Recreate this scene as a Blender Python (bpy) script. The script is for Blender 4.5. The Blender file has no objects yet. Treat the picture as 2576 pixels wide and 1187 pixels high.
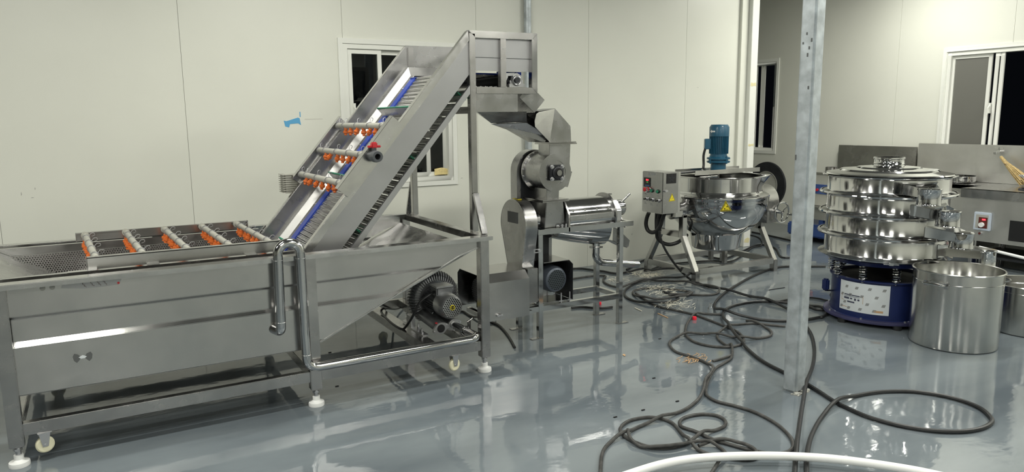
import bpy, bmesh, math, random
from mathutils import Vector, Matrix
random.seed(7)
C = bpy.context.scene.collection
pi = math.pi
# ------------------------------------------------------------------ camera
W_, H_ = 2576, 1187
FPX = 1822.0
YAW, PIT, ROL = math.radians(60.1), math.radians(9.15), math.radians(.62)
CAMZ = 1.65
_f = Vector((math.cos(YAW)*math.cos(PIT), math.sin(YAW)*math.cos(PIT), -math.sin(PIT)))
_r = Vector((math.sin(YAW), -math.cos(YAW), 0))
_d = _f.cross(_r)
RT = math.cos(ROL)*_r + math.sin(ROL)*_d
DN = -math.sin(ROL)*_r + math.cos(ROL)*_d
cam_d = bpy.data.cameras.new('camera'); cam = bpy.data.objects.new('camera', cam_d); C.objects.link(cam)
cam_d.sensor_width = 36; cam_d.sensor_fit = 'HORIZONTAL'; cam_d.lens = FPX/W_*36; cam_d.clip_start = .05
U = -DN; B = -_f
cam.matrix_world = Matrix(((RT.x, U.x, B.x, 0), (RT.y, U.y, B.y, 0), (RT.z, U.z, B.z, CAMZ), (0, 0, 0, 1)))
bpy.context.scene.camera = cam
def ray(x, y): return RT*((x-W_/2)/FPX) + DN*((y-H_/2)/FPX) + _f
def PL(x, y, ax, val):
    """point where the view ray of a photo pixel meets the plane axis=val"""
    d = ray(x, y); o = Vector((0, 0, CAMZ)); return o + d*((val-o[ax])/d[ax])
def G(x, y, z=0.): return PL(x, y, 2, z)
# ------------------------------------------------------------------ world, exposure
w = bpy.data.worlds.new('night'); bpy.context.scene.world = w; w.use_nodes = True
w.node_tree.nodes['Background'].inputs[0].default_value = (.01, .012, .016, 1)
w.node_tree.nodes['Background'].inputs[1].default_value = .2
vs = bpy.context.scene.view_settings
vs.view_transform = 'Standard'; vs.look = 'None'; vs.gamma = 1; vs.use_curve_mapping = False
vs.exposure = 0.0
CEIL = 3.6
LAMPS = [(-.6, 3.3), (-.4, .2), (2.9, 1.2), (1.7, 4.35), (6.0, .9), (5.5, 3.1), (7.85, 5.25), (8.2, 2.2), (-3.0, 3.4), (-.4, -2.6), (2.9, -2.2), (6.0, -2.4)]
LAMP_W = 59.
# ------------------------------------------------------------------ materials
MATS = {}
def mat(name, base, metal=0., rough=.5, var=.0, vscale=3., rvar=0., bump=0., bscale=40., brush=None, spec=None, emit=None, estr=0., trans=0., ior=1.45, aniso=0., tan=(.04, .05, 1), coat=0.):
    m = bpy.data.materials.new(name); m.use_nodes = True
    nt = m.node_tree; N = nt.nodes; L = nt.links; p = N['Principled BSDF']
    p.inputs['Base Color'].default_value = (*base, 1); p.inputs['Metallic'].default_value = metal
    p.inputs['Roughness'].default_value = rough; p.inputs['IOR'].default_value = ior
    if spec is not None: p.inputs['Specular IOR Level'].default_value = spec
    if trans: p.inputs['Transmission Weight'].default_value = trans
    if coat: p.inputs['Coat Weight'].default_value = coat
    if emit: p.inputs['Emission Color'].default_value = (*emit, 1); p.inputs['Emission Strength'].default_value = estr
    if aniso:
        p.inputs['Anisotropic'].default_value = aniso
        cv = N.new('ShaderNodeCombineXYZ')
        for i in range(3): cv.inputs[i].default_value = tan[i]
        L.new(cv.outputs[0], p.inputs['Tangent'])
    tc = None
    def noise(scale, vec_scale=None, detail=4):
        nonlocal tc
        if tc is None: tc = N.new('ShaderNodeTexCoord')
        n = N.new('ShaderNodeTexNoise'); n.inputs['Scale'].default_value = scale; n.inputs['Detail'].default_value = detail
        if vec_scale:
            mp = N.new('ShaderNodeMapping'); mp.inputs['Scale'].default_value = vec_scale
            L.new(tc.outputs['Object'], mp.inputs['Vector']); L.new(mp.outputs[0], n.inputs['Vector'])
        else: L.new(tc.outputs['Object'], n.inputs['Vector'])
        return n
    if var:
        n = noise(vscale); r = N.new('ShaderNodeMapRange')
        r.inputs['From Min'].default_value = .3; r.inputs['From Max'].default_value = .7
        r.inputs['To Min'].default_value = 1-var; r.inputs['To Max'].default_value = 1+var
        L.new(n.outputs['Fac'], r.inputs['Value'])
        mx = N.new('ShaderNodeVectorMath'); mx.operation = 'SCALE'; mx.inputs[0].default_value = base
        L.new(r.outputs[0], mx.inputs['Scale']); L.new(mx.outputs[0], p.inputs['Base Color'])
    if rvar:
        n = noise(vscale*1.7); r = N.new('ShaderNodeMapRange')
        r.inputs['From Min'].default_value = .3; r.inputs['From Max'].default_value = .7
        r.inputs['To Min'].default_value = max(.02, rough-rvar); r.inputs['To Max'].default_value = rough+rvar
        L.new(n.outputs['Fac'], r.inputs['Value']); L.new(r.outputs[0], p.inputs['Roughness'])
    if bump or brush:
        bp = N.new('ShaderNodeBump'); bp.inputs['Strength'].default_value = bump or .05; bp.inputs['Distance'].default_value = .002
        n = noise(bscale, brush); L.new(n.outputs['Fac'], bp.inputs['Height']); L.new(bp.outputs[0], p.inputs['Normal'])
    MATS[name] = m; return m
BX = (1, 60, 60)
mat('steel', (.50, .495, .485), 1, .22, var=.07, vscale=2.2, rvar=.04, bump=.02, bscale=9, brush=(1, 40, 40), aniso=.75)
mat('steel_tube', (.45, .442, .435), 1, .24, var=.12, vscale=5, rvar=.07, bump=.03, bscale=6, brush=(3, 3, 60))
mat('steel_sheet', (.42, .418, .415), 1, .27, var=.16, vscale=4, rvar=.1, bump=.05, bscale=14)
mat('steel_bright', (.58, .575, .57), 1, .22, var=.1, vscale=5, rvar=.08)
mat('polish', (.58, .58, .58), 1, .10, var=.06, vscale=4, rvar=.05)
mat('mirror', (.66, .66, .66), 1, .055, var=.04, vscale=3, rvar=.03, bump=.02, bscale=5)
mat('pot_steel', (.60, .60, .575), 1, .22, var=.05, vscale=3, rvar=.03, bump=.015, bscale=10, brush=(1, 1, 30), aniso=.8)
mat('mirror_v', (.64, .64, .635), 1, .13, var=.04, vscale=3, rvar=.03, aniso=.8)
mat('steel_soft', (.62, .615, .59), 1, .42, var=.08, vscale=3, rvar=.06)
mat('steel_satin', (.38, .377, .37), 1, .40, var=.1, vscale=4, rvar=.06)
mat('cast_blue', (.085, .10, .125), .3, .4, var=.1, vscale=9)
mat('film', (.43, .432, .44), .9, .36, var=.07, vscale=3)
mat('cast', (.25, .255, .265), .75, .38, var=.2, vscale=12, bump=.1, bscale=60)
mat('cast_light', (.52, .525, .53), .85, .34, var=.1, vscale=9)
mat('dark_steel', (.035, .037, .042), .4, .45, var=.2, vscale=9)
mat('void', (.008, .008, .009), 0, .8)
mat('zinc', (.6, .6, .62), .9, .3)
mat('galv', (.46, .50, .52), .55, .50, var=.22, vscale=14, rvar=.08, bump=.08, bscale=45)
mat('white_plastic', (.80, .81, .80), 0, .42)
mat('cream', (.78, .75, .55), 0, .45, var=.05, vscale=9)
mat('orange', (.62, .135, .02), 0, .5, var=.1, vscale=30)
mat('blue_belt', (.012, .045, .34), 0, .38, var=.1)
mat('green', (.02, .22, .12), 0, .45)
mat('pvc_dark', (.075, .082, .09), 0, .38)
mat('pvc_grey', (.36, .355, .315), 0, .42, var=.1, vscale=9)
mat('red', (.55, .03, .04), 0, .38)
mat('red_cap', (.9, .03, .06), 0, .4)
mat('rubber', (.016, .017, .018), 0, .42, var=.3, vscale=15, bump=.1, bscale=40)
mat('dusty_cable', (.050, .050, .048), 0, .6, var=.45, vscale=28, bump=.2, bscale=60)
mat('blue_motor', (.012, .088, .155), 0, .38, var=.12, vscale=9, coat=.2)
mat('blue_sieve', (.009, .018, .085), 0, .36, var=.15, vscale=6, coat=.2)
mat('purple_flange', (.045, .045, .11), 0, .45, var=.2, vscale=8)
mat('yellow', (.80, .66, .03), 0, .45)
mat('black', (.012, .012, .013), 0, .4)
mat('grey_label', (.10, .105, .105), 0, .55)
mat('paper', (.62, .66, .68), 0, .5, var=.05)
mat('grey_print', (.26, .27, .27), 0, .6)
mat('ink', (.05, .055, .09), 0, .6)
mat('brown', (.10, .06, .045), 0, .6)
mat('upvc', (.76, .77, .72), 0, .38)
mat('tape', (.10, .36, .62), 0, .55)
mat('yellow_stain', (.70, .64, .38), 0, .6)
mat('scuff', (.55, .55, .49), 0, .7)
mat('smudge', (.36, .36, .33), 0, .7)
mat('straw', (.72, .69, .58), 0, .7, var=.2, vscale=40)
mat('brush', (.42, .31, .14), 0, .7, var=.3, vscale=60)
mat('cloth', (.70, .58, .28), 0, .85, var=.15, vscale=40, bump=.3, bscale=120)
mat('rag', (.20, .15, .12), 0, .9, var=.4, vscale=20)
mat('card', (.48, .31, .17), 0, .8)
mat('clear', (.95, .97, .97), 0, .03, trans=.95, ior=1.4)
mat('plate_blue', (.05, .10, .30), .1, .4)
mat('lamp', (1, 1, 1), emit=(1, .99, .90), estr=14)
mat('led_red', (.3, 0, 0), emit=(1, .04, .06), estr=3)
mat('led_green', (0, .2, 0), emit=(.25, .75, .15), estr=.6)
mat('ceiling', (.20, .20, .195), 0, .7)
mat('beige', (.50, .50, .45), .1, .4, var=.05)
mat('bezel', (.50, .56, .64), 0, .4)
mat('dark_red', (.10, .02, .015), 0, .35)
# wall paint: faint unevenness
mat('wall', (.70, .708, .638), 0, .36, var=.025, vscale=1.1, bump=.03, bscale=3)
# floor: glossy poured epoxy, rolled in patches
def floor_mat():
    m = bpy.data.materials.new('epoxy_floor'); m.use_nodes = True; nt = m.node_tree; N = nt.nodes; L = nt.links; p = N['Principled BSDF']
    tc = N.new('ShaderNodeTexCoord')
    def ns(scale, det, vec=None):
        n = N.new('ShaderNodeTexNoise'); n.inputs['Scale'].default_value = scale; n.inputs['Detail'].default_value = det
        mp = N.new('ShaderNodeMapping'); mp.inputs['Rotation'].default_value = (0, 0, math.radians(8))
        mp.inputs['Scale'].default_value = vec or (1, 1, 1)
        L.new(tc.outputs['Object'], mp.inputs[0]); L.new(mp.outputs[0], n.inputs['Vector']); return n
    a = ns(1.1, 5, (.6, 1.6, 1)); cr = N.new('ShaderNodeValToRGB')
    e = cr.color_ramp.elements
    e[0].position = .36; e[0].color = (.102, .121, .138, 1); e[1].position = .62; e[1].color = (.172, .199, .216, 1)
    L.new(a.outputs['Fac'], cr.inputs[0]); L.new(cr.outputs[0], p.inputs['Base Color'])
    b = ns(2.3, 6, (.7, 1.5, 1)); mr = N.new('ShaderNodeMapRange')
    mr.inputs['From Min'].default_value = .35; mr.inputs['From Max'].default_value = .7; mr.inputs['To Min'].default_value = .02; mr.inputs['To Max'].default_value = .085
    L.new(b.outputs['Fac'], mr.inputs[0]); L.new(mr.outputs[0], p.inputs['Roughness'])
    p.inputs['IOR'].default_value = 1.68
    b1 = N.new('ShaderNodeBump'); b1.inputs['Strength'].default_value = .10; b1.inputs['Distance'].default_value = .02
    c = ns(3.2, 3, (1, 1.6, 1)); L.new(c.outputs['Fac'], b1.inputs['Height'])
    b2 = N.new('ShaderNodeBump'); b2.inputs['Strength'].default_value = .03; b2.inputs['Distance'].default_value = .004
    d = ns(38, 3, (.7, 1.4, 1)); L.new(d.outputs['Fac'], b2.inputs['Height'])
    L.new(b1.outputs[0], b2.inputs['Normal']); L.new(b2.outputs[0], p.inputs['Normal'])
    MATS['floor'] = m
floor_mat()
def glass_mat():
    m = bpy.data.materials.new('window_glass'); m.use_nodes = True; nt = m.node_tree; N = nt.nodes; L = nt.links
    N.remove(N['Principled BSDF']); o = N['Material Output']
    t = N.new('ShaderNodeBsdfTransparent'); t.inputs[0].default_value = (.55, .58, .58, 1)
    g = N.new('ShaderNodeBsdfGlossy'); g.inputs['Roughness'].default_value = .02
    fr = N.new('ShaderNodeFresnel'); fr.inputs[0].default_value = 1.5
    mx = N.new('ShaderNodeMixShader'); L.new(fr.outputs[0], mx.inputs[0]); L.new(t.outputs[0], mx.inputs[1]); L.new(g.outputs[0], mx.inputs[2]); L.new(mx.outputs[0], o.inputs[0])
    MATS['glass'] = m
glass_mat()
mat('screen', (.13, .13, .115), 0, .6, bump=.2, bscale=300)
def perf_mat(name, base, pitch, hole, plane='XY'):
    """steel sheet punched with a staggered grid of real see-through holes"""
    m = bpy.data.materials.new(name); m.use_nodes = True; nt = m.node_tree; N = nt.nodes; L = nt.links; p = N['Principled BSDF']; o = N['Material Output']
    p.inputs['Base Color'].default_value = (*base, 1); p.inputs['Metallic'].default_value = 1; p.inputs['Roughness'].default_value = .35
    tc = N.new('ShaderNodeTexCoord'); sp = N.new('ShaderNodeSeparateXYZ'); L.new(tc.outputs['Object'], sp.inputs[0])
    def M(op, a, b=None):
        n = N.new('ShaderNodeMath'); n.operation = op
        for i, v in enumerate((a, b)):
            if v is None: continue
            if isinstance(v, (int, float)): n.inputs[i].default_value = v
            else: L.new(v, n.inputs[i])
        return n.outputs[0]
    x, y = sp.outputs[plane[0]], sp.outputs[plane[1]]
    row = M('FLOOR', M('DIVIDE', y, pitch*.866)); sh = M('MULTIPLY', M('MODULO', M('ABSOLUTE', row), 2), .5)
    fx = M('SUBTRACT', M('FRACT', M('ADD', M('ADD', M('DIVIDE', x, pitch), sh), 500)), .5)
    fy = M('MULTIPLY', M('SUBTRACT', M('FRACT', M('ADD', M('DIVIDE', y, pitch*.866), 500)), .5), .866)
    d = M('SQRT', M('ADD', M('MULTIPLY', fx, fx), M('MULTIPLY', fy, fy)))
    f = M('LESS_THAN', d, hole)
    t = N.new('ShaderNodeBsdfTransparent'); mx = N.new('ShaderNodeMixShader')
    L.new(f, mx.inputs[0]); L.new(p.outputs[0], mx.inputs[1]); L.new(t.outputs[0], mx.inputs[2]); L.new(mx.outputs[0], o.inputs[0])
    MATS[name] = m
perf_mat('perf', (.40, .395, .38), .0145, .34, 'XZ')
perf_mat('grille_dark', (.16, .18, .20), .0165, .28, 'XZ')
perf_mat('grille_light', (.62, .62, .62), .0145, .33, 'XZ')
perf_mat('grille_side', (.10, .10, .11), .019, .36, 'YZ')
# ------------------------------------------------------------------ mesh helpers
def V(*a): return Vector(a)
class MB:
    def __init__(s): s.v = []; s.f = []
    def add(s, vs_, fs):
        o = len(s.v); s.v += [Vector(v) for v in vs_]; s.f += [[i+o for i in f] for f in fs]; return s
    def box(s, x0, x1, y0, y1, z0, z1):
        return s.add([(x0,y0,z0),(x1,y0,z0),(x1,y1,z0),(x0,y1,z0),(x0,y0,z1),(x1,y0,z1),(x1,y1,z1),(x0,y1,z1)],
                     [(0,3,2,1),(4,5,6,7),(0,1,5,4),(1,2,6,5),(2,3,7,6),(3,0,4,7)])
    def plate(s, pts, ext):
        """closed slab: polygon pts extruded by vector ext"""
        pts = [Vector(p) for p in pts]; n = len(pts); ext = Vector(ext)
        return s.add(pts+[p+ext for p in pts], [list(range(n))[::-1], list(range(n, 2*n))]+[[i, (i+1) % n, n+(i+1) % n, n+i] for i in range(n)])
    def bar(s, p, q, w, h, up=(0, 0, 1)):
        p, q, up = Vector(p), Vector(q), Vector(up); d = (q-p).normalized(); sd = d.cross(up).normalized(); u = sd.cross(d)
        a = [sd*w/2+u*h/2, -sd*w/2+u*h/2, -sd*w/2-u*h/2, sd*w/2-u*h/2]
        return s.plate([p+k for k in a], q-p)
    def loft(s, rings, cap=True, closed=True):
        n = len(rings[0]); vs_ = [v for r in rings for v in r]; fs = []
        for i in range(len(rings)-1):
            for j in range(n if closed else n-1):
                fs.append([i*n+j, i*n+(j+1) % n, (i+1)*n+(j+1) % n, (i+1)*n+j])
        if cap: fs += [list(range(n))[::-1], [(len(rings)-1)*n+j for j in range(n)]]
        return s.add(vs_, fs)
    def tube(s, pts, r, n=10, cap=True):
        pts = [Vector(p) for p in pts]; m = len(pts)
        T = [(pts[min(i+1, m-1)]-pts[max(i-1, 0)]).normalized() for i in range(m)]
        ref = Vector((0, 0, 1)) if abs(T[0].z) < .9 else Vector((1, 0, 0)); nrm = (ref-T[0]*ref.dot(T[0])).normalized(); rings = []
        for i in range(m):
            nrm = (nrm-T[i]*nrm.dot(T[i])).normalized(); b = T[i].cross(nrm); rr = r[i] if isinstance(r, (list, tuple)) else r
            rings.append([pts[i]+(nrm*math.cos(2*pi*k/n)+b*math.sin(2*pi*k/n))*rr for k in range(n)])
        return s.loft(rings, cap)
    def cyl(s, p, q, r, r2=None, n=24): return s.tube([p, q], [r, r if r2 is None else r2], n)
    def lathe(s, c, prof, n=48, axis='Z', cap=False, a0=0., a1=2*pi):
        """profile [(radius, height)] turned about an axis through c"""
        c = Vector(c); full = abs(a1-a0-2*pi) < 1e-6; cnt = n if full else n+1; rings = []
        for r, h in prof:
            ring = []
            for k in range(cnt):
                a = a0+(a1-a0)*k/n; x, y = r*math.cos(a), r*math.sin(a)
                ring.append(c+(Vector((x, y, h)) if axis == 'Z' else Vector((x, h, y)) if axis == 'Y' else Vector((h, x, y))))
            rings.append(ring)
        return s.loft(rings, cap, full)
    def torus(s, c, R, r, axis='Z', n=40, m=8):
        return s.lathe(c, [(R+r*math.cos(2*pi*k/m), r*math.sin(2*pi*k/m)) for k in range(m+1)], n, axis)
    def xform(s, fn): s.v = [Vector(fn(v)) for v in s.v]; return s
    def mesh(s, name, material, bevel=0., smooth=35., solid=0., off=(0, 0, 0)):
        me = bpy.data.meshes.new(name); off = Vector(off)
        me.from_pydata([tuple(v-off) for v in s.v], [], s.f)
        bm = bmesh.new(); bm.from_mesh(me)
        bmesh.ops.remove_doubles(bm, verts=bm.verts, dist=1e-5)
        bmesh.ops.recalc_face_normals(bm, faces=bm.faces)
        if solid: bmesh.ops.solidify(bm, geom=bm.faces[:], thickness=solid)
        if bevel:
            es = [e for e in bm.edges if len(e.link_faces) == 2 and e.calc_face_angle(0) > .6]
            bmesh.ops.bevel(bm, geom=es, offset=bevel, segments=2, affect='EDGES', clamp_overlap=True)
        bm.to_mesh(me); bm.free()
        if smooth:
            me.shade_smooth(); me.set_sharp_from_angle(angle=math.radians(smooth))
        me.materials.append(MATS[material] if isinstance(material, str) else material); return me
def wpos(o):
    v = Vector((0, 0, 0))
    while o: v += o.location; o = o.parent
    return v
def obj(name, mb, material, parent=None, bevel=0., smooth=35., solid=0., label=None, stuff=False):
    """one mesh object; coordinates are given in the world, parents only translate"""
    off = wpos(parent)
    if parent is None and mb.v:
        xs = [v.x for v in mb.v]; ys = [v.y for v in mb.v]; zs = [v.z for v in mb.v]
        off = Vector(((min(xs)+max(xs))/2, (min(ys)+max(ys))/2, min(zs)))
    o = bpy.data.objects.new(name, mb.mesh(name, material, bevel, smooth, solid, off)); C.objects.link(o)
    if parent: o.parent = parent
    else: o.location = off
    if label: o['label'] = label
    if stuff: o['kind'] = 'stuff'
    return o
def inst(name, me, parent, loc, rot=(0, 0, 0)):
    o = bpy.data.objects.new(name, me); C.objects.link(o); o.parent = parent
    o.location = Vector(loc)-wpos(parent); o.rotation_euler = rot; return o
def tag(o, label, cat, group=None):
    o['label'] = label; o['category'] = cat
    if group: o['group'] = group
    return o
def thing(name, label, cat, loc, group=None):
    o = bpy.data.objects.new(name, None); C.objects.link(o); o.location = loc; o.empty_display_size = .1
    return tag(o, label, cat, group)
def struct(o): o['kind'] = 'structure'; return o
def fillet(pts, r, n=7):
    pts = [Vector(p) for p in pts]; out = [pts[0]]
    for i in range(1, len(pts)-1):
        a, b, c = pts[i-1], pts[i], pts[i+1]; u = (a-b); v = (c-b); k = min(r, u.length*.499, v.length*.499)
        p, q = b+u.normalized()*k, b+v.normalized()*k
        for j in range(n+1):
            t = j/n; out.append(p*(1-t)**2+b*2*t*(1-t)+q*t*t)
    return out+[pts[-1]]
def spline(pts, step=6):
    pts = [Vector(p) for p in pts]; out = []
    for i in range(len(pts)-1):
        a, b, c, d = pts[max(i-1, 0)], pts[i], pts[i+1], pts[min(i+2, len(pts)-1)]
        for k in range(step):
            t = k/step; out.append(.5*((2*b)+(c-a)*t+(2*a-5*b+4*c-d)*t*t+(3*b-a-3*c+d)*t**3))
    return out+[pts[-1]]
def text(name, body, size, material, parent, mtx):
    cu = bpy.data.curves.new(name, 'FONT'); cu.body = body; cu.size = size; cu.extrude = .0006; cu.align_x = 'CENTER'; cu.align_y = 'CENTER'
    t = bpy.data.objects.new(name, cu); C.objects.link(t); bpy.context.view_layer.update()
    me = bpy.data.meshes.new_from_object(t.evaluated_get(bpy.context.evaluated_depsgraph_get()))
    bpy.data.objects.remove(t); me.transform(Matrix.Translation(-wpos(parent)) @ mtx); me.materials.clear(); me.materials.append(MATS[material])
    o = bpy.data.objects.new(name, me); C.objects.link(o); o.parent = parent; return o
def minus(x0, x1, z0, z1, holes):
    """rectangle minus holes -> list of rectangles"""
    xs = sorted({x0, x1, *[v for h in holes for v in h[:2] if x0 < v < x1]}); zs = sorted({z0, z1, *[v for h in holes for v in h[2:] if z0 < v < z1]}); out = []
    for i in range(len(xs)-1):
        for j in range(len(zs)-1):
            cx, cz = (xs[i]+xs[i+1])/2, (zs[j]+zs[j+1])/2
            if not any(h[0] < cx < h[1] and h[2] < cz < h[3] for h in holes): out.append((xs[i], xs[i+1], zs[j], zs[j+1]))
    return out
# ------------------------------------------------------------------ setting
WY, WX = 6.55, 9.2
struct(obj('floor', MB().box(-10, WX+.1, -5, 11, -.12, 0), 'floor', smooth=0))
struct(obj('ceiling', MB().box(-10, WX+.1, -5, 11, CEIL, CEIL+.1), 'ceiling', smooth=0))
WIN1 = (2.03, 3.10, 1.06, 2.34)                                   # clear openings in the walls
WIN2, WIN3 = (-8.93, -7.80, 1.12, 2.48), (-5.22, -4.08, 1.10, 2.40)  # right wall, a = -Y
def panel_wall(name, seams, holes, toW, z1=CEIL):
    mb = MB()
    for (a, b, c, d) in minus(seams[0], seams[-1], 0, z1, holes): mb.box(a, b, .006, .10, c, d)
    mb.xform(toW); root = struct(obj(name, mb, 'smudge', smooth=0))
    for i in range(len(seams)-1):
        m = MB()
        for (a, b, c, d) in minus(seams[i]+.0015, seams[i+1]-.0015, 0, z1, holes): m.box(a, b, 0, .0065, c, d)
        obj('panel', m.xform(toW), 'wall', root, smooth=0)
    return root
toB = lambda v: (v.x, WY+v.y, v.z)
toR = lambda v: (WX+v.y, -v.x, v.z)
back = panel_wall('wall_back', [-10, -8.7, -7.36, -6.02, -4.68, -3.33, -1.98, -.64, .695, 2.036, 3.382, 4.745, 6.157, 7.13], [WIN1], toB)
right = panel_wall('wall_right', [-11, -9.91, -8.56, -7.21, -5.86, -4.50, -3.14, -1.78, -.42, .94, 2.3, 3.66, 5.0], [WIN2, WIN3], toR)
struct(obj('wall_left', MB().box(-10.1, -10, -5, 6.65, 0, CEIL), 'wall', smooth=0))
struct(obj('wall_front', MB().box(-10, WX, -5.1, -5, 0, CEIL), 'wall', smooth=0))
struct(obj('wall_far', MB().box(7.05, WX, 11, 11.1, 0, CEIL), 'wall', smooth=0))
struct(obj('wall_inner', MB().box(7.05, 7.15, 6.66, 11, 0, CEIL), 'wall', smooth=0))
col = obj('trim_1', MB().box(7.13, 7.25, 6.45, 6.66, 0, CEIL), 'upvc', bevel=.004); struct(col)
struct(obj('trim_2', MB().box(7.015, 7.13, 6.51, 6.56, 0, CEIL), 'wall', bevel=.004))
for z, w_ in ((2.02, .05), (1.28, .035)):
    obj('tape_mark', MB().plate([(7.14, 6.4485, z+.01), (7.17, 6.4485, z), (7.21, 6.4485, z+.012), (7.24, 6.4485, z), (7.235, 6.4485, z+w_), (7.19, 6.4485, z+w_*.8), (7.15, 6.4485, z+w_)], (0, .001, 0)), 'yellow_stain', col, smooth=0)
obj('tape_mark', MB().plate([(7.14, 6.4485, .06), (7.22, 6.4485, .05), (7.24, 6.4485, .10), (7.20, 6.4485, .12), (7.15, 6.4485, .10)], (0, .001, 0)), 'yellow_stain', col, smooth=0)
# wall marks
obj('blue_tape', MB().plate([toB(V(x, -.002, z)) for x, z in [(1.477, 1.66), (1.50, 1.655), (1.60, 1.685), (1.615, 1.68), (1.625, 1.62), (1.60, 1.635), (1.53, 1.63), (1.52, 1.60), (1.487, 1.61)]], (0, .0025, 0)), 'tape', back, smooth=0)
obj('blue_tape', MB().box(1.617, 1.625, WY-.002, WY, 1.69, 1.735), 'tape', back, smooth=0)
obj('scuff', MB().box(1.66, 1.82, WY-.0012, WY, 1.668, 1.674), 'scuff', back, smooth=0)
for sx, sz, dx, dz in ((-.49, 1.12, .006, .03), (-.43, 1.10, .02, .006), (-.40, 1.16, .006, .02), (-.55, 2.52, .012, .012), (4.02, .30, .01, .03), (6.34, 2.0, .03, .004), (3.18, 1.07, .025, .006), (5.38, .30, .01, .02)):
    obj('scratch', MB().plate([(sx, WY-.0012, sz), (sx+dx, WY-.0012, sz+.3*dz), (sx+.8*dx, WY-.0012, sz+dz), (sx+.2*dx, WY-.0012, sz+.8*dz)], (0, .001, 0)), 'smudge', back, smooth=0)

# galvanised conduit up the back wall
cd = MB().cyl((3.95, 6.505, 0), (3.95, 6.505, CEIL), .037, n=20)
tag(obj('conduit_pipe', cd, 'galv'), 'round galvanised pipe running up the white wall behind the crusher', 'pipe')
def ring(mb, a0, a1, z0, z1, w, d0, d1):
    for (a, b, c, d) in minus(a0, a1, z0, z1, [(a0+w, a1-w, z0+w, z1-w)]):
        mb.box(a, b, d0, d1, c, d)
    return mb
def window(name, hole, toW, outer, sashes, handle=None):
    """outer trim, fixed frame, sliding sashes each with a pane; depth axis points out of the room"""
    a0, a1, z0, z1 = hole
    def ob(n, mb, m, par, **k): return obj(n, mb.xform(toW), m, par, **k)
    m = MB()
    for (a, b, c, d) in minus(*outer, [hole]): m.box(a, b, -.014, .0, c, d)
    for (a, b, c, d) in minus(outer[0]+.045, outer[1]-.045, outer[2]+.045, outer[3]-.045, [(hole[0]-.005, hole[1]+.005, hole[2]-.005, hole[3]+.005)]): m.box(a, b, -.024, .0, c, d)
    root = struct(obj(name, m.xform(toW), 'upvc', smooth=0))
    ob('frame', ring(MB(), a0, a1, z0, z1, .045, -.004, .09), 'upvc', root, bevel=.002)
    for (s0, s1, dep, glass) in sashes:
        s = ob('sash', ring(MB(), s0, s1, z0+.045, z1-.045, .042, dep, dep+.024), 'upvc', root, bevel=.002)
        ob('pane', MB().box(s0+.04, s1-.04, dep+.010, dep+.014, z0+.085, z1-.085), glass, s, smooth=0)
    if handle:
        h = MB().box(handle[0]-.012, handle[0]+.012, handle[2]-.012, handle[2], handle[1]-.06, handle[1]+.06)
        h.tube([V(handle[0], handle[2]-.012, handle[1]+.03), V(handle[0], handle[2]-.04, handle[1]), V(handle[0]-.005, handle[2]-.04, handle[1]-.08)], .008, 8)
        ob('handle', h, 'upvc', root)
    return root
window('window_1', WIN1, toB, (1.986, 3.145, 1.017, 2.386), [(2.075, 2.40, .012, 'glass'), (2.36, 2.88, .045, 'glass'), (2.84, 3.065, .06, 'glass')], (2.12, 1.75, .012))
window('window_2', WIN2, toR, (-8.98, -7.755, 1.075, 2.53), [(-8.88, -8.20, .02, 'glass'), (-8.15, -8.07, .05, 'glass')])
window('window_3', WIN3, toR, (-5.275, -4.025, 1.045, 2.455), [(-5.185, -4.72, .03, 'screen'), (-4.68, -4.58, .015, 'glass')], (-4.69, 1.72, .01))
# lamps
for i, (lx, ly) in enumerate(LAMPS):
    t = thing('ceiling_light', 'white batten light with a frosted tube on the ceiling', 'light', (lx, ly, CEIL-.09), 'batten lights on the ceiling')
    obj('housing', MB().box(lx-.62, lx+.62, ly-.06, ly+.06, CEIL-.04, CEIL), 'white_plastic', t)
    obj('tube', MB().cyl((lx-.6, ly, CEIL-.065), (lx+.6, ly, CEIL-.065), .02, n=10), 'lamp', t)
    ld = bpy.data.lights.new('tube_light', 'AREA'); ld.shape = 'RECTANGLE'; ld.size = 1.2; ld.size_y = .10; ld.energy = LAMP_W; ld.color = (1, .99, .90)
    lo = bpy.data.objects.new('tube_light', ld); C.objects.link(lo); lo.parent = t; lo.location = (0, 0, -.01)
# ------------------------------------------------------------------ galvanised post
a = V(.99, .15, 0).normalized(); b = V(-.15, .99, 0).normalized(); F0 = V(3.54, 2.75, 0)
pm = MB().plate([F0, F0+a*.105, F0+a*.105+b*.092, F0+b*.092], (0, 0, CEIL))
post = tag(obj('support_post', pm, 'galv', bevel=.012), 'galvanised square steel post standing on the floor among the cables', 'post')
for q in ((.0, 2.06, .02), (.012, 2.02, .016), (.03, 2.10, .014), (.02, 1.98, .02), (.05, 2.05, .012), (.005, 1.80, .018), (.06, 1.40, .03)):
    p = F0+b*(q[0]+.02); obj('scuff_mark', MB().box(p.x-.002, p.x-.0002, p.y-.004, p.y+.004, q[1], q[1]+q[2]), 'grey_label', post, smooth=0)
rb = MB()
for i in range(26):
    p = F0+a*random.uniform(-.03, .13)+b*random.uniform(-.03, .02); s = random.uniform(.004, .014)
    rb.box(p.x-s, p.x+s, p.y-s*.7, p.y+s*.7, 0, s*.7)
tag(obj('mortar_crumbs', rb, 'smudge', smooth=0), 'loose grey mortar crumbs at the foot of the steel post', 'debris')['kind'] = 'stuff'
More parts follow.
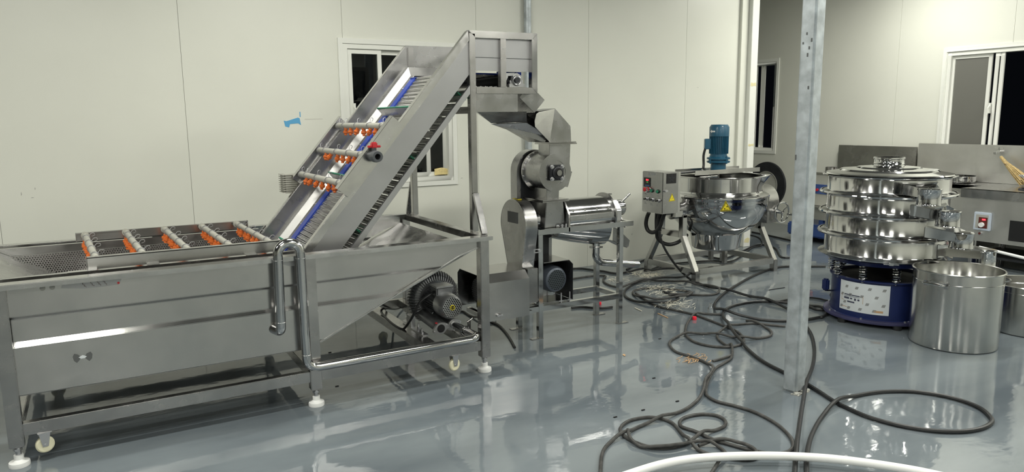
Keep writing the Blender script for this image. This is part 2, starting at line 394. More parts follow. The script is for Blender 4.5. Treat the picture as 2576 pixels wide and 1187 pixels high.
# ------------------------------------------------------------------ washing tank
tank = thing('washing_tank', 'long stainless steel bubble washing tank on levelling feet with slanted right end', 'washing machine', (.85, 4.78, 0))
YF, YB = 4.07, 5.49
PX = [-.442, 1.017, 2.137]
for y0, y1 in ((YF, YF+.062), (YB-.075, YB-.013)):
    for x in PX:
        obj('post', MB().box(x-.032, x+.032, y0, y1, .10, .884), 'steel_tube', tank, bevel=.004)
foot_me = MB().lathe((0, 0, 0), [(0, 0), (.045, 0), (.046, .012), (.044, .022), (.028, .027), (.021, .034), (.021, .056), (0, .056)], 32).mesh('levelling_foot', 'white_plastic')
stem_me = MB().cyl((0, 0, .05), (0, 0, .105), .013, n=12).lathe((0, 0, .078), [(0, 0), (.02, 0), (.02, .012), (0, .012)], 6).mesh('stem', 'zinc')
for y in (YF+.031, YB-.044):
    for x in PX:
        f = inst('levelling_foot', foot_me, tank, (x, y, 0)); inst('stem', stem_me, f, (x, y, 0))
# lower frame
for y in (YF+.012, YB-.06):
    for x0, x1 in ((PX[0]+.032, PX[1]-.032), (PX[1]+.032, PX[2]-.032)):
        obj('lower_beam', MB().box(x0, x1, y, y+.045, .150, .214), 'steel_tube', tank, bevel=.003)
for x in (PX[0], PX[1], 1.80, 2.075):
    w_ = .09 if x == 1.80 else .055
    obj('cross_beam', MB().box(x-w_/2, x+w_/2, YF+.057, YB-.06, .152, .214), 'steel_tube', tank, bevel=.003)
fork = MB().box(-.03, .03, -.03, .03, .064, .068).plate([(-.026, -.018, .066), (.026, -.018, .066), (.012, -.018, -.008), (-.012, -.018, -.008)], (0, .003, 0)).plate([(-.026, .015, .066), (.026, .015, .066), (.012, .015, -.008), (-.012, .015, -.008)], (0, .003, 0)).cyl((0, -.022, 0), (0, .022, 0), .007, n=10).mesh('caster', 'zinc')
wheel = MB().lathe((0, 0, 0), [(.0, -.013), (.034, -.013), (.041, -.008), (.042, 0), (.041, .008), (.034, .013), (0, .013)], 28, 'Y').mesh('wheel', 'cream')
for y in (YF+.035, YB-.04):
    for x in (-.33, 1.917):
        c = inst('caster', fork, tank, (x, y, .082), (0, 0, .25)); inst('wheel', wheel, c, (x, y, .082))
# rims
obj('rim', MB().box(-.95, 2.192, 4.055, 4.14, .882, .908), 'steel_bright', tank, bevel=.003)
obj('rim', MB().box(-.95, 2.192, 5.41, 5.495, .882, .908), 'steel_bright', tank, bevel=.003)
obj('rim', MB().box(2.128, 2.192, 4.14, 5.41, .862, .908), 'steel_tube', tank, bevel=.003)
obj('rim', MB().box(-.95, -.89, 4.14, 5.41, .862, .908), 'steel_tube', tank, bevel=.003)
# folded front and back sheets: flush band, recessed band between two folds, flush band
PROF = [(.884, 0.), (.742, 0.), (.724, .020), (.612, .020), (.592, 0.), (.352, 0.)]
def slope_x(z):                                                    # right edge of the slanted end
    if z <= .38: return 1.055
    if z <= .796: return 1.055+(z-.38)/(.796-.38)*(1.967-1.055)
    return 1.967+(z-.796)/(.834-.796)*(2.095-1.967) if z < .834 else 2.105
def sheet(x0, right, y, sg):
    mb = MB(); ps = []
    for (z, d), (z2, d2) in zip(PROF, PROF[1:]):
        n = 6 if right else 1
        for k in range(n): t = k/n; ps.append((z+(z2-z)*t, d+(d2-d)*t))
    ps.append(PROF[-1]); prev = None
    for z, d in ps:
        if right and z < .37: break
        x1 = slope_x(z) if right else .985
        cur = [(x0, y+sg*d, z), (x1, y+sg*d, z)]
        if prev: mb.add([prev[0], prev[1], cur[1], cur[0]], [(0, 1, 2, 3)])
        prev = cur
    return mb
fp = obj('front_panel', sheet(-.41, False, 4.098, 1), 'steel', tank, smooth=20, bevel=.0022)
fp2 = obj('front_panel', sheet(1.049, True, 4.098, 1), 'steel', tank, smooth=20, bevel=.0022)
obj('back_panel', sheet(-.41, False, 5.45, -1), 'steel', tank, smooth=0, solid=.003)
obj('back_panel', sheet(1.049, True, 5.45, -1), 'steel', tank, smooth=0, solid=.003)
obj('edge_strip', MB().bar((1.057, 4.096, .378), (1.967, 4.096, .794), .006, .006).bar((1.967, 4.096, .794), (2.10, 4.096, .834), .006, .006), 'steel_bright', tank)
obj('bottom_sheet', MB().box(-.41, 1.05, 4.10, 5.45, .350, .356), 'steel_sheet', tank, smooth=0)
obj('slope_sheet', MB().plate([(1.05, 4.10, .378), (1.05, 5.45, .378), (2.10, 5.45, .834), (2.10, 4.10, .834)], (0, 0, .005)), 'steel_sheet', tank, smooth=0)
obj('end_sheet', MB().box(-.415, -.41, 4.10, 5.45, .352, .78), 'steel_sheet', tank, smooth=0)
obj('bottom_trough', MB().plate([(-.41, 4.10, .352), (1.05, 4.10, .352), (1.05, 4.45, .30), (-.41, 4.45, .30)], (0, 0, -.004)), 'steel_sheet', tank, smooth=0)
# loading tray: lips, side walls, punched floor, smooth inlet slope
for y, s in ((4.29, 1), (5.31, -1)):
    obj('tray_wall', MB().box(-.88, .98, y-.004, y+.004, .845, .902).box(-.88, .98, min(y, y-s*.035), max(y, y-s*.035), .898, .902), 'steel_bright', tank, smooth=0)
obj('punched_wall', MB().box(-.58, 1.0, 5.298, 5.301, .66, .856), 'perf', tank, smooth=0)
obj('punched_wall', MB().box(-.58, 1.0, 4.299, 4.302, .66, .856), 'perf', tank, smooth=0)
obj('trough_floor', MB().box(-.40, 1.0, 4.302, 5.298, .655, .66), 'steel_sheet', tank, smooth=0)
zs_ = lambda x: .854-.55*(x+.49)
obj('inlet_slope', MB().plate([(-.72, 4.303, zs_(-.72)), (-.14, 4.303, zs_(-.14)), (-.14, 5.297, zs_(-.14)), (-.72, 5.297, zs_(-.72))], (0, 0, .003)), 'steel_sheet', tank, smooth=0)
# air pipe
pipe = fillet([(2.045, 4.37, .262), (2.058, 4.055, .262), (2.02, 4.028, .256), (.958, 4.028, .256), (.955, 4.028, .98)], .07)
arc = [V(.894+.061*math.cos(t), 4.028, .93+.061*math.sin(t)) for t in [pi*k/14 for k in range(15)]]
pipe = pipe[:-1]+arc+fillet([(.833, 4.028, .92), (.826, 4.028, .492), (.80, 4.10, .497)], .035)
ap = obj('air_pipe', MB().tube(pipe, .0265, 20), 'polish', tank)
cl = MB().torus((2.050, 4.20, .262), .030, .006, 'Y', 24, 6).box(2.07, 2.085, 4.19, 4.21, .262, .33).cyl((2.06, 4.2, .32), (2.10, 4.19, .345), .006, n=8)
obj('pipe_clamp', cl, 'polish', ap)
for x, z in ((.958, .34), (.955, .90), (.833, .90), (.828, .55)):
    obj('weld_seam', MB().torus((x, 4.028, z), .0268, .0012, 'Z', 24, 6), 'steel_bright', ap)
# torn film and residue left on the front panel
fl = obj('film_scrap', MB().plate([(-.18, 4.0945, .878), (.075, 4.0945, .878), (.06, 4.0945, .848), (-.02, 4.0945, .845), (-.10, 4.0945, .846), (-.19, 4.0945, .86)], (0, .002, 0)), 'film', fp, smooth=0)
tm = Matrix.Translation((-.03, 4.0935, .861)) @ Matrix.Rotation(pi/2, 4, 'X') @ Matrix.Rotation(-.5, 4, 'Z')
for i, x in enumerate((-.10, -.065, -.035, -.008)):
    sq = [V(x+.003*math.sin(k*2.1+i)+k*.0022, 4.0935, .876-k*.0034+.0015*math.sin(k*3.3+i*2)) for k in range(8)]
    obj('print_mark', MB().tube(spline(sq, 3), .0009, 5), 'brown', fp)
obj('print_mark', MB().cyl((.058, 4.094, .856), (.058, 4.0930, .856), .006, n=10), 'red', fp)
for x in (-.265, -.225):
    obj('tape_residue', MB().lathe((x, 4.0975, .868), [(0, -.002), (.012, -.002), (.012, 0)], 12, 'Y'), 'smudge', fp)
for x, s in ((-.155, -1), (-.105, 1)):
    obj('residue_patch', MB().plate([(x+s*dx, 4.0955, .497+dz) for dx, dz in ((-.018, 0), (-.006, .018), (.010, .024), (.018, .010), (.014, -.012), (.002, -.024), (-.008, -.014))], (0, .002, 0)), 'grey_label', fp, smooth=0)
obj('residue_patch', MB().plate([(-.148, 4.0950, .500), (-.13, 4.0950, .508), (-.112, 4.0950, .500), (-.122, 4.0950, .492), (-.138, 4.0950, .492)], (0, .002, 0)), 'paper', fp, smooth=0)
obj('film_scrap', MB().plate([(.845, 4.0945, .878), (.94, 4.0945, .878), (.935, 4.0945, .845), (.90, 4.0945, .85), (.87, 4.0945, .862)], (0, .002, 0)), 'film', fp, smooth=0)
# ------------------------------------------------------------------ spray racks
def nozzle_mesh():
    m = MB().lathe((0, 0, 0), [(0, 0), (.013, 0), (.015, -.012), (.012, -.020), (.019, -.024), (.019, -.038), (.010, -.044), (.010, -.054), (0, -.054)], 8)
    return m.mesh('nozzle', 'orange', smooth=0)
def clip_mesh(r):
    m = MB().torus((0, 0, 0), r+.002, .003, 'Y', 16, 6).torus((0, .012, 0), r+.002, .0025, 'Y', 16, 6)
    m.tube(spline([(r, 0, .004), (r+.02, .004, .012), (r+.034, .008, .004), (r+.030, .012, -.008), (r+.012, .012, -.006)], 4), .0018, 6)
    return m.mesh('clip', 'zinc')
NOZ = nozzle_mesh()
rack = thing('spray_rack', 'low spray rack of five cross pipes with orange nozzles on the tank', 'spray rack', (.42, 4.8, .908))
ra = MB().box(-.072, .90, 4.25, 4.256, .912, .972).box(-.072, .90, 4.25, 4.285, .968, .974).box(-.074, -.070, 4.25, 4.285, .912, .974)
obj('side_rail', ra, 'steel', rack, smooth=0)
rb_ = MB().box(-.135, .907, 5.332, 5.338, .910, .964).box(-.135, .907, 5.31, 5.338, .960, .966).box(-.137, -.133, 5.30, 5.338, .910, .966).box(.904, .909, 5.31, 5.338, .91, .966)
obj('side_rail', rb_, 'steel', rack, smooth=0)
for q in ((-.16, -.03, 4.20, 4.25, .909, .913), (.2, .26, 4.20, 4.25, .909, .913), (.7, .76, 4.2, 4.25, .909, .913), (.3, .36, 5.338, 5.40, .909, .914)): obj('rail_bracket', MB().box(*q), 'steel_bright', rack, smooth=0)
CLIP = clip_mesh(.0175)
for fx, nx in ((-.085, -.030), (.145, .190), (.374, .413), (.606, .632), (.83, .850)):
    p, q = V(fx, 5.315, .950), V(nx, 4.27, .960)
    sp_ = obj('spray_pipe', MB().cyl(p, q, .0175, n=16).cyl(p, p+(q-p)*.035, .023, n=16), 'pvc_grey', rack)
    for k in (.16, .40, .64, .90):
        c = p+(q-p)*k; inst('clip', CLIP, sp_, c, (0, -.5, 0))
    for k in (.13, .22, .36, .45, .60, .69, .84):
        c = p+(q-p)*k; inst('nozzle', NOZ, sp_, c+V(-.004, 0, -.012), (0, .30+random.uniform(-.15, .15), 0))
# ------------------------------------------------------------------ elevator conveyor
TH = math.radians(49.7); CT, ST = math.cos(TH), math.sin(TH); AX, AZ = 2.157, 2.215
def UW(u, y, w): return V(AX+u*CT-w*ST, y, AZ+u*ST+w*CT)
conv = thing('elevator_conveyor', 'steep stainless steel elevator conveyor with blue edged wire belt rising out of the tank', 'conveyor', (1.9, 4.84, .91))
NY0, NY1, FY0, FY1 = 4.29, 4.335, 5.355, 5.40
U0 = -2.05
def slab(u0, u1, y0, y1, w0, w1, m=None):
    m = m or MB(); return m.plate([UW(u0, y0, w0), UW(u1, y0, w0), UW(u1, y0, w1), UW(u0, y0, w1)], (0, y1-y0, 0))
def to_post(w, x=2.165): return (x-AX+w*ST)/CT                     # u where the line at depth w meets the plane X = x
for y0, y1 in ((NY0, NY1), (FY0, FY1)):
    e = to_post(-.047); obj('top_rail', MB().plate([UW(U0, y0, -.047), UW(e, y0, -.047), UW(to_post(0, 2.157), y0, 0), UW(U0, y0, 0)], (0, y1-y0, 0)), 'steel_bright', conv, bevel=.003)
pn = MB().plate([UW(U0, 4.304, -.19), UW(to_post(-.185), 4.304, -.185), UW(to_post(-.04), 4.304, -.04), UW(U0, 4.304, -.04)], (0, .006, 0))
obj('side_panel', pn, 'film', conv, smooth=0)
pn = MB().plate([UW(U0, 5.349, -.19), UW(to_post(-.19, 2.155), 5.349, -.19), UW(to_post(-.004, 2.155), 5.349, -.004), UW(U0, 5.349, -.004)], (0, .005, 0))
obj('side_panel', pn, 'steel_sheet', conv, smooth=0)
UB = -.21                                                          # bend of the belt into the level head
for s, yo, yi in ((-1, 5.349, 5.20), (1, 4.312, 4.49)):
    ub = UB+.02; y1, y2 = yo+s*.05, yo+s*.08
    prof_ = [(yo, -.098), (y1, -.100), (y2, -.146), (yi, -.148)]
    g = MB()
    for (ya, wa), (yb_, wb) in zip(prof_, prof_[1:]):
        A_, B_ = UW(ub+.16+wa, ya, wa), UW(ub+.16+wb, yb_, wb)
        g.plate([UW(U0, ya, wa), A_, B_, UW(U0, yb_, wb)], (0, s*.002, -.003))
        g.plate([A_, V(2.64, ya, A_.z), V(2.64, yb_, B_.z), B_], (0, s*.002, -.003))
    obj('guide_angle', g, 'steel_satin', conv, smooth=0)
    yb = yi+s*.08
    g2 = slab(U0, UB, min(yi, yb), max(yi, yb), -.152, -.142); bp_ = UW(UB, 0, -.145)
    g2.box(bp_.x-.01, 2.60, min(yi, yb), max(yi, yb), bp_.z-.006, bp_.z+.004)
    obj('blue_guide', g2, 'blue_belt', conv, smooth=0)
    bm_ = MB()
    for k in range(9):
        c = UW(-1.75+k*.18, yi-s*.03, -.146); bm_.lathe(c, [(0, .006), (.008, .006), (.008, 0)], 8)
    obj('guide_bolts', bm_, 'zinc', conv, stuff=True)
# wire belt: a closed run of cross rods
top = [(U0+.0115*k) for k in range(int((UB-U0)/.0115))]
path = [UW(u, 0, -.152) for u in top]; hz = UW(UB, 0, -.152).z; hx = UW(UB, 0, -.152).x
path += [V(hx+.0115*k, 0, hz) for k in range(int((2.53-hx)/.0115))]
zc = (hz+1.862)/2; rr = (hz-1.862)/2
path += [V(2.53+rr*math.sin(t), 0, zc+rr*math.cos(t)) for t in [pi*k/12 for k in range(13)]]
n_top = len(path)
u2 = -.287; rx = UW(u2, 0, -.245).x
path += [V(2.53-.0115*k, 0, 1.862) for k in range(1, int((2.53-rx)/.0115))]
path += [UW(u2-.0115*k, 0, -.247-.006*(k % 2)) for k in range(int((u2-U0)/.0115))]
bl = MB()
for i, p in enumerate(path):
    wv = .0025*math.sin(i*1.9)
    lo, hi = (4.50, 5.155) if i < n_top else (4.33, 5.32)
    bl.cyl((p.x, lo, p.z+wv), (p.x, hi, p.z+wv), .0056, n=6)
obj('wire_belt', bl, 'steel_bright', conv, stuff=True)
for u in (-.575, -1.175, -1.76):
    obj('flight', MB().plate([UW(u, 4.52, -.147), UW(u, 5.19, -.147), UW(u+.02, 5.225, -.088), UW(u+.02, 4.50, -.088)], (.005, 0, .003)), 'steel_sheet', conv, smooth=0)
    obj('flight_edge', MB().plate([UW(u+.020, 4.49, -.090), UW(u+.020, 5.235, -.090), UW(u+.024, 5.235, -.080), UW(u+.024, 4.49, -.080)], (.010, 0, .004)), 'green', conv, smooth=0)
for u in (-.33, -.86, -1.44):
    obj('flight', slab(u, u+.008, 4.36, 5.2, -.29, -.213), 'green', conv, smooth=0)
for y0 in (NY0, FY1-.02):
    obj('lower_rail', MB().plate([UW(U0, y0, -.263), UW(to_post(-.263), y0, -.263), UW(to_post(-.228), y0, -.228), UW(U0, y0, -.228)], (0, .02, 0)), 'film', conv, smooth=0)
for u in (-.6, -1.2, -1.8):
    obj('tie_rod', MB().cyl(UW(u, 4.31, -.18), UW(u, 5.385, -.18), .009, n=10), 'steel_tube', conv)
# standing posts, braces, head frame
for y0, y1 in ((NY0, NY1), (5.33, 5.375)):
    obj('post', MB().box(2.165, 2.210, y0, y1, .908, 2.20), 'steel_tube', conv, bevel=.003)
obj('brace', MB().bar((2.187, 4.165, .908), (2.187, 4.283, 1.165), .042, .022, (0, -1, .4)), 'steel_bright', conv, bevel=.002)
obj('brace', MB().bar((2.187, 5.488, .908), (2.187, 5.385, 1.165), .042, .022, (0, 1, .4)), 'steel_tube', conv, bevel=.002)
obj('cross_bar', MB().box(2.166, 2.206, NY1, 5.33, 1.690, 1.735), 'steel_tube', conv, bevel=.002)
obj('cross_bar', MB().box(2.637, 2.68, NY1, FY0, 1.82, 1.86), 'steel_tube', conv, bevel=.002)
obj('cross_bar', MB().box(2.637, 2.68, NY1, FY0, 2.178, 2.22), 'steel_tube', conv, bevel=.002)
for y0, y1 in ((NY0, NY1), (FY0, FY1)):
    e = .045
    obj('frame_bar', MB().plate([(2.162, y0, 2.218), (2.682, y0, 2.222), (2.637, y0, 2.178), (2.207, y0, 2.174)], (0, y1-y0, 0)), 'steel_tube', conv, bevel=.002)
    obj('frame_bar', MB().plate([(2.682, y0, 2.222), (2.682, y0, 1.820), (2.637, y0, 1.862), (2.637, y0, 2.178)], (0, y1-y0, 0)), 'steel_tube', conv, bevel=.002)
    obj('frame_bar', MB().plate([(2.210, y0, 1.820), (2.682, y0, 1.820), (2.637, y0, 1.862), (2.210, y0, 1.860)], (0, y1-y0, 0)), 'steel_tube', conv, bevel=.002)
    obj('frame_bar', MB().box(2.397, 2.440, y0+.004, y1, 1.862, 2.176), 'steel_tube', conv, bevel=.002)
obj('head_panel', MB().box(2.205, 2.64, 4.318, 4.323, 1.968, 2.178), 'film', conv, smooth=0)
obj('head_panel', MB().box(2.155, 2.64, 5.349, 5.354, 1.90, 2.218), 'steel_sheet', conv, smooth=0)
ws = MB()
for k in range(16): ws.lathe((2.17+.03*k+random.uniform(-.01, .01), 5.348, 2.045+random.uniform(-.01, .01)), [(0, -.004), (.006, 0)], 6, 'Y')
obj('weld_spots', ws, 'mirror', conv, stuff=True)
obj('drive_roller', MB().cyl((2.53, 4.38, zc), (2.53, 5.34, zc), rr-.008, n=24).cyl((2.53, 4.30, zc), (2.53, 5.38, zc), .018, n=16), 'dark_steel', conv)
obj('blue_guide', MB().plate([(2.44, 4.42, 1.972), (2.63, 4.42, 1.972), (2.63, 4.42, 1.925), (2.575, 4.42, 1.93), (2.55, 4.42, 1.955), (2.44, 4.42, 1.955)], (0, .01, 0)), 'blue_belt', conv, smooth=0)
brg = obj('bearing', MB().plate([(2.485+dx, 4.335, 1.866+dz) for dx, dz in ((0, 0), (.125, 0), (.125, .018), (.10, .03), (.095, .075), (.06, .095), (.03, .075), (.02, .03), (0, .018))], (0, .03, 0)).torus((2.543, 4.33, 1.908), .028, .007, 'Y', 24, 8).cyl((2.543, 4.322, 1.908), (2.543, 4.34, 1.908), .018, n=16), 'cast_light', conv)
obj('bearing_bolt', MB().cyl((2.50, 4.35, 1.88), (2.50, 4.35, 1.91), .006, n=8).cyl((2.595, 4.35, 1.88), (2.595, 4.35, 1.915), .006, n=8), 'zinc', brg)
obj('chain_lever', MB().bar((2.46, 4.345, 1.948), (2.53, 4.345, 1.952), .01, .02).bar((2.53, 4.345, 1.952), (2.575, 4.345, 1.925), .01, .018).bar((2.45, 4.345, 1.90), (2.47, 4.345, 1.94), .01, .02), 'cast_light', brg)
# discharge chute below the head
obj('chute_skirt', MB().box(2.215, 2.53, 4.302, 4.306, 1.70, 1.822).plate([(2.217, 4.306, 1.70), (2.217, 4.306, 1.82), (2.60, 5.05, 1.82), (2.60, 5.05, 1.70)], (.003, 0, 0)), 'steel_sheet', conv, smooth=0)
T4 = [V(2.217, 4.303, 1.702), V(2.60, 4.303, 1.702), V(2.64, 5.05, 1.702), V(2.60, 5.05, 1.702)]
B4 = [V(2.43, 4.50, 1.624), V(2.72, 4.50, 1.63), V(2.78, 4.90, 1.63), V(2.68, 4.90, 1.628)]
E4 = [V(2.905, 4.555, 1.478), V(2.945, 4.555, 1.52), V(2.945, 4.79, 1.52), V(2.905, 4.79, 1.478)]
obj('chute_funnel', MB().loft([T4, B4], cap=False), 'steel_sheet', conv, smooth=0)
obj('chute_funnel', MB().loft([[v+V(0, .004*(1 if i in (0, 1) else -1), -.006) for i, v in enumerate(B4)], E4], cap=False), 'steel_sheet', conv, smooth=0)
DD = lambda x, y: PL(1220+x/3.957, 220+y/3.957, 1, 4.40)
wing = [DD(345, 100), DD(375, 65), DD(525, 57), DD(590, 125), DD(490, 250)]
obj('chute_wing', MB().plate(wing, (0, .005, 0)).plate([wing[2], wing[3], wing[3]+V(0, .7, 0), wing[2]+V(0, .7, 0)], (.004, 0, 0)).plate([wing[3], wing[4], wing[4]+V(0, .5, 0), wing[3]+V(0, .6, 0)], (.004, 0, 0)), 'steel_sheet', conv, smooth=0)
# finned drive motor on the far side
md = obj('drive_motor', MB().box(1.20, 1.33, 5.42, 5.55, 1.13, 1.27), 'pvc_grey', conv, bevel=.01)
fm = MB()
for k in range(9): fm.box(1.19, 1.335, 5.412, 5.56, 1.135+k*.016, 1.140+k*.016)
obj('motor_fins', fm, 'pvc_grey', md, stuff=True)
# ------------------------------------------------------------------ upper spray rack
rk2 = thing('spray_rack', 'short slanting spray rack of three grey pipes with orange nozzles across the conveyor', 'spray rack', (1.5, 4.84, 1.2))
obj('side_plate', slab(-1.32, -.757, 4.276, 4.288, -.022, .062).plate([UW(-1.32, 4.276, .060), UW(-.757, 4.276, .060), UW(-.757, 4.325, .064), UW(-1.32, 4.325, .064)], (0, 0, .003)), 'steel_bright', rk2, smooth=0)
obj('side_plate', slab(-1.325, -.75, 5.402, 5.408, -.02, .066).plate([UW(-1.325, 5.36, .064), UW(-.75, 5.36, .064), UW(-.75, 5.408, .066), UW(-1.325, 5.408, .066)], (0, 0, .003)), 'steel', rk2, smooth=0)
CLIP2 = clip_mesh(.021)
for u in (-.815, -1.045, -1.268):
    p, q = UW(u, 5.40, .036), UW(u, 4.29, .036)
    sp_ = obj('spray_pipe', MB().cyl(p, q, .021, n=18), 'pvc_grey', rk2)
    for k in (.06, .19, .44, .68, .90): inst('clip', CLIP2, sp_, p+(q-p)*k, (0, -1.2, 0))
    for k in (.22, .33, .47, .57, .71, .80): inst('nozzle', NOZ, sp_, p+(q-p)*k+V(-.004, 0, -.014), (random.uniform(-.35, .35), .35+random.uniform(-.3, .3), 0))
vc = UW(-1.03, 4.27, .012)
vb = obj('valve', MB().cyl(vc+V(0, .01, 0), vc+V(0, -.03, 0), .028, n=20).lathe(vc+V(0, -.03, 0), [(.030, 0), (.036, -.012), (.036, -.03), (.032, -.05), (.032, -.062), (.018, -.062), (.018, -.02)], 20, 'Y').cyl(vc+V(0, -.03, .02), vc+V(0, -.03, .055), .014, n=14), 'pvc_dark', rk2, label='dark grey plastic ball valve')
obj('valve_handle', MB().box(vc.x-.045, vc.x+.045, vc.y-.042, vc.y-.018, vc.z+.052, vc.z+.066).box(vc.x-.018, vc.x+.018, vc.y-.048, vc.y-.012, vc.z+.048, vc.z+.086), 'red', vb, bevel=.006, label='red valve handle')
obj('valve_bore', MB().cyl(vc+V(0, -.045, 0), vc+V(0, -.05, 0), .0185, n=16), 'void', vb)
# ------------------------------------------------------------------ ring blower
blo = thing('ring_blower', 'grey side channel blower with ribbed ring housing on the tank frame', 'blower', (2.0, 4.55, .214))
bx, bz = 2.005, .406
vm = MB().torus((bx+.015, 4.66, bz-.004), .128, .052, 'Y', 48, 12).lathe((bx+.015, 4.66, bz-.004), [(0, -.03), (.13, -.03), (.13, .03), (0, .03)], 40, 'Y')
vol = obj('volute', vm, 'cast', blo)
rm = MB()
for k in range(54):
    a = 2*pi*k/54
    if -2.2 < ((a+pi) % (2*pi))-pi < -.95: continue
    ca, sa = math.cos(a), math.sin(a); pts = []
    for t in (-1.5, -1.0, -.5, 0, .5, 1.0, 1.5):
        pts.append(((.128+.061*math.cos(t)), .061*math.sin(t)))
    for (r0, y0), (r1, y1) in zip(pts, pts[1:]):
        c0 = V(bx+.015+r0*ca, 4.66+y0, bz-.004+r0*sa); c1 = V(bx+.015+r1*ca, 4.66+y1, bz-.004+r1*sa)
        rm.bar(c0, c1, .005, .014, V(ca, 0, sa))
obj('cooling_ribs', rm, 'cast', vol, stuff=True)
mo = obj('motor', MB().cyl((bx, 4.62, bz), (bx, 4.44, bz), .068, n=28), 'cast', blo)
mf = MB()
for k in range(26):
    a = 2*pi*k/26; mf.bar((bx+.070*math.cos(a), 4.61, bz+.070*math.sin(a)), (bx+.070*math.cos(a), 4.44, bz+.070*math.sin(a)), .004, .018, V(math.cos(a), 0, math.sin(a)))
obj('motor_fins', mf, 'cast', mo, stuff=True)
fc = obj('fan_cover', MB().lathe((bx, 4.30, bz), [(.069, .0), (.077, .010), (.084, .035), (.086, .06), (.086, .13), (.080, .135)], 36, 'Y'), 'cast_light', blo)
obj('grille', MB().lathe((bx, 4.301, bz), [(.014, 0), (.070, 0)], 36, 'Y'), 'grille_light', fc)
obj('grille_back', MB().lathe((bx, 4.33, bz), [(.0, 0), (.076, 0)], 24, 'Y'), 'void', fc)
em = obj('emblem', MB().lathe((bx, 4.298, bz), [(0, -.002), (.018, -.002), (.018, .004)], 20, 'Y'), 'yellow', fc)
obj('emblem_ring', MB().torus((bx, 4.2962, bz), .011, .003, 'Y', 20, 6).box(bx-.004, bx+.004, 4.2945, 4.296, bz-.008, bz+.008), 'black', em)
jb = obj('junction_box', MB().box(1.945, 2.065, 4.415, 4.53, .455, .525), 'cast', blo, bevel=.008)
obj('box_lid', MB().box(1.94, 2.07, 4.41, 4.535, .520, .532), 'cast_light', jb, bevel=.004)
for px_, pz, y0 in ((1.921, .272, 4.305), (2.047, .262, 4.37)):
    po = obj('port', MB().cyl((px_, 4.66, pz+.03), (px_, y0+.02, pz), .042, .037, n=24), 'cast', blo)
    fl = MB()
    rg = [V(px_+.040*math.cos(t)*(1+.45*abs(math.cos(t-.4))**6), y0+.02, pz+.040*math.sin(t)*(1+.2*abs(math.cos(t-.4))**6)) for t in [2*pi*k/32 for k in range(32)]]
    fl.plate(rg, (0, -.018, 0))
    f_ = obj('port_flange', fl, 'cast_light', po)
    for s in (-1, 1): obj('bolt', MB().cyl((px_+s*.046, y0-.004, pz+s*.018), (px_+s*.046, y0+.03, pz+s*.018), .007, n=8), 'zinc', f_)
    if y0 < 4.35: obj('port_bore', MB().lathe((px_, y0+.0015, pz), [(0, 0), (.028, -.0005), (.028, .01)], 24, 'Y'), 'void', f_)
obj('red_tag', MB().box(1.888, 1.902, 4.322, 4.335, .306, .312), 'red', blo)
for x in (1.84, 2.10):
    obj('mount', MB().box(x-.022, x+.022, 4.38, 4.74, .214, .222).box(x-.016, x+.016, 4.60, 4.68, .222, .30), 'cast_light', blo)
for x, y in ((1.83, 4.42), (1.86, 4.55)):
    obj('bolt', MB().cyl((x, y, .222), (x, y, .26), .006, n=8).cyl((x, y, .222), (x, y, .234), .011, n=6), 'zinc', blo)
WR = lambda x, y: (940+x/3.956, 660+y/3.956)
pts = [V(1.945, 4.46, .49)]+[PL(*WR(x, y), 1, Y) for x, y, Y in ((520, 345, 4.42), (455, 400, 4.42), (415, 480, 4.44), (375, 560, 4.47))]+[G(*WR(x, y), .226) for x, y in ((310, 650), (275, 662), (200, 620), (120, 550), (80, 500))]+[G(*WR(x, y), .24) for x, y in ((80, 470), (120, 455))]+[G(*WR(x, y), .05) for x, y in ((220, 462),)]+[G(*WR(x, y), .012) for x, y in ((330, 425),)]
tag(obj('power_cable', MB().tube(spline(pts, 6), .0085, 8), 'rubber'), 'thick black cable looping from the ring blower down over the tank cross beam', 'cable')
# ------------------------------------------------------------------ crusher and screw juicer
cr = thing('crushing_juicer', 'stainless steel crusher stacked on a screw juicer, on a polished four legged frame', 'juicer', (3.2, 4.67, 0))
AY, AZc = 4.67, .89                                                # screw axis
for x0 in (2.815, 3.575):
    for y0 in (4.50, 4.81):
        lg = obj('leg', MB().box(x0, x0+.04, y0, y0+.04, .006, .80), 'polish', cr, bevel=.003)
        xa, xb = (x0-.06, x0+.04) if x0 < 3 else (x0, x0+.10)
        obj('foot_plate', MB().box(xa, xb, y0-.002, y0+.042, 0, .006), 'steel_tube', lg)
for y0 in (4.50, 4.81): obj('top_beam', MB().box(2.812, 3.716, y0, y0+.04, .797, .837), 'polish', cr, bevel=.003)
for x0 in (2.813, 3.675): obj('top_beam', MB().box(x0, x0+.04, 4.54, 4.81, .799, .835), 'polish', cr, bevel=.003)
for y0 in (4.50, 4.81): obj('low_beam', MB().box(2.69, 3.60, y0+.002, y0+.038, .212, .254), 'polish', cr, bevel=.003)
for x0 in (2.817, 3.578): obj('low_beam', MB().box(x0, x0+.036, 4.54, 4.81, .214, .252), 'polish', cr, bevel=.003)
for x0 in (2.36, 2.70): obj('low_beam', MB().box(x0, x0+.036, 4.46, 4.81, .212, .246), 'polish', cr, bevel=.003)
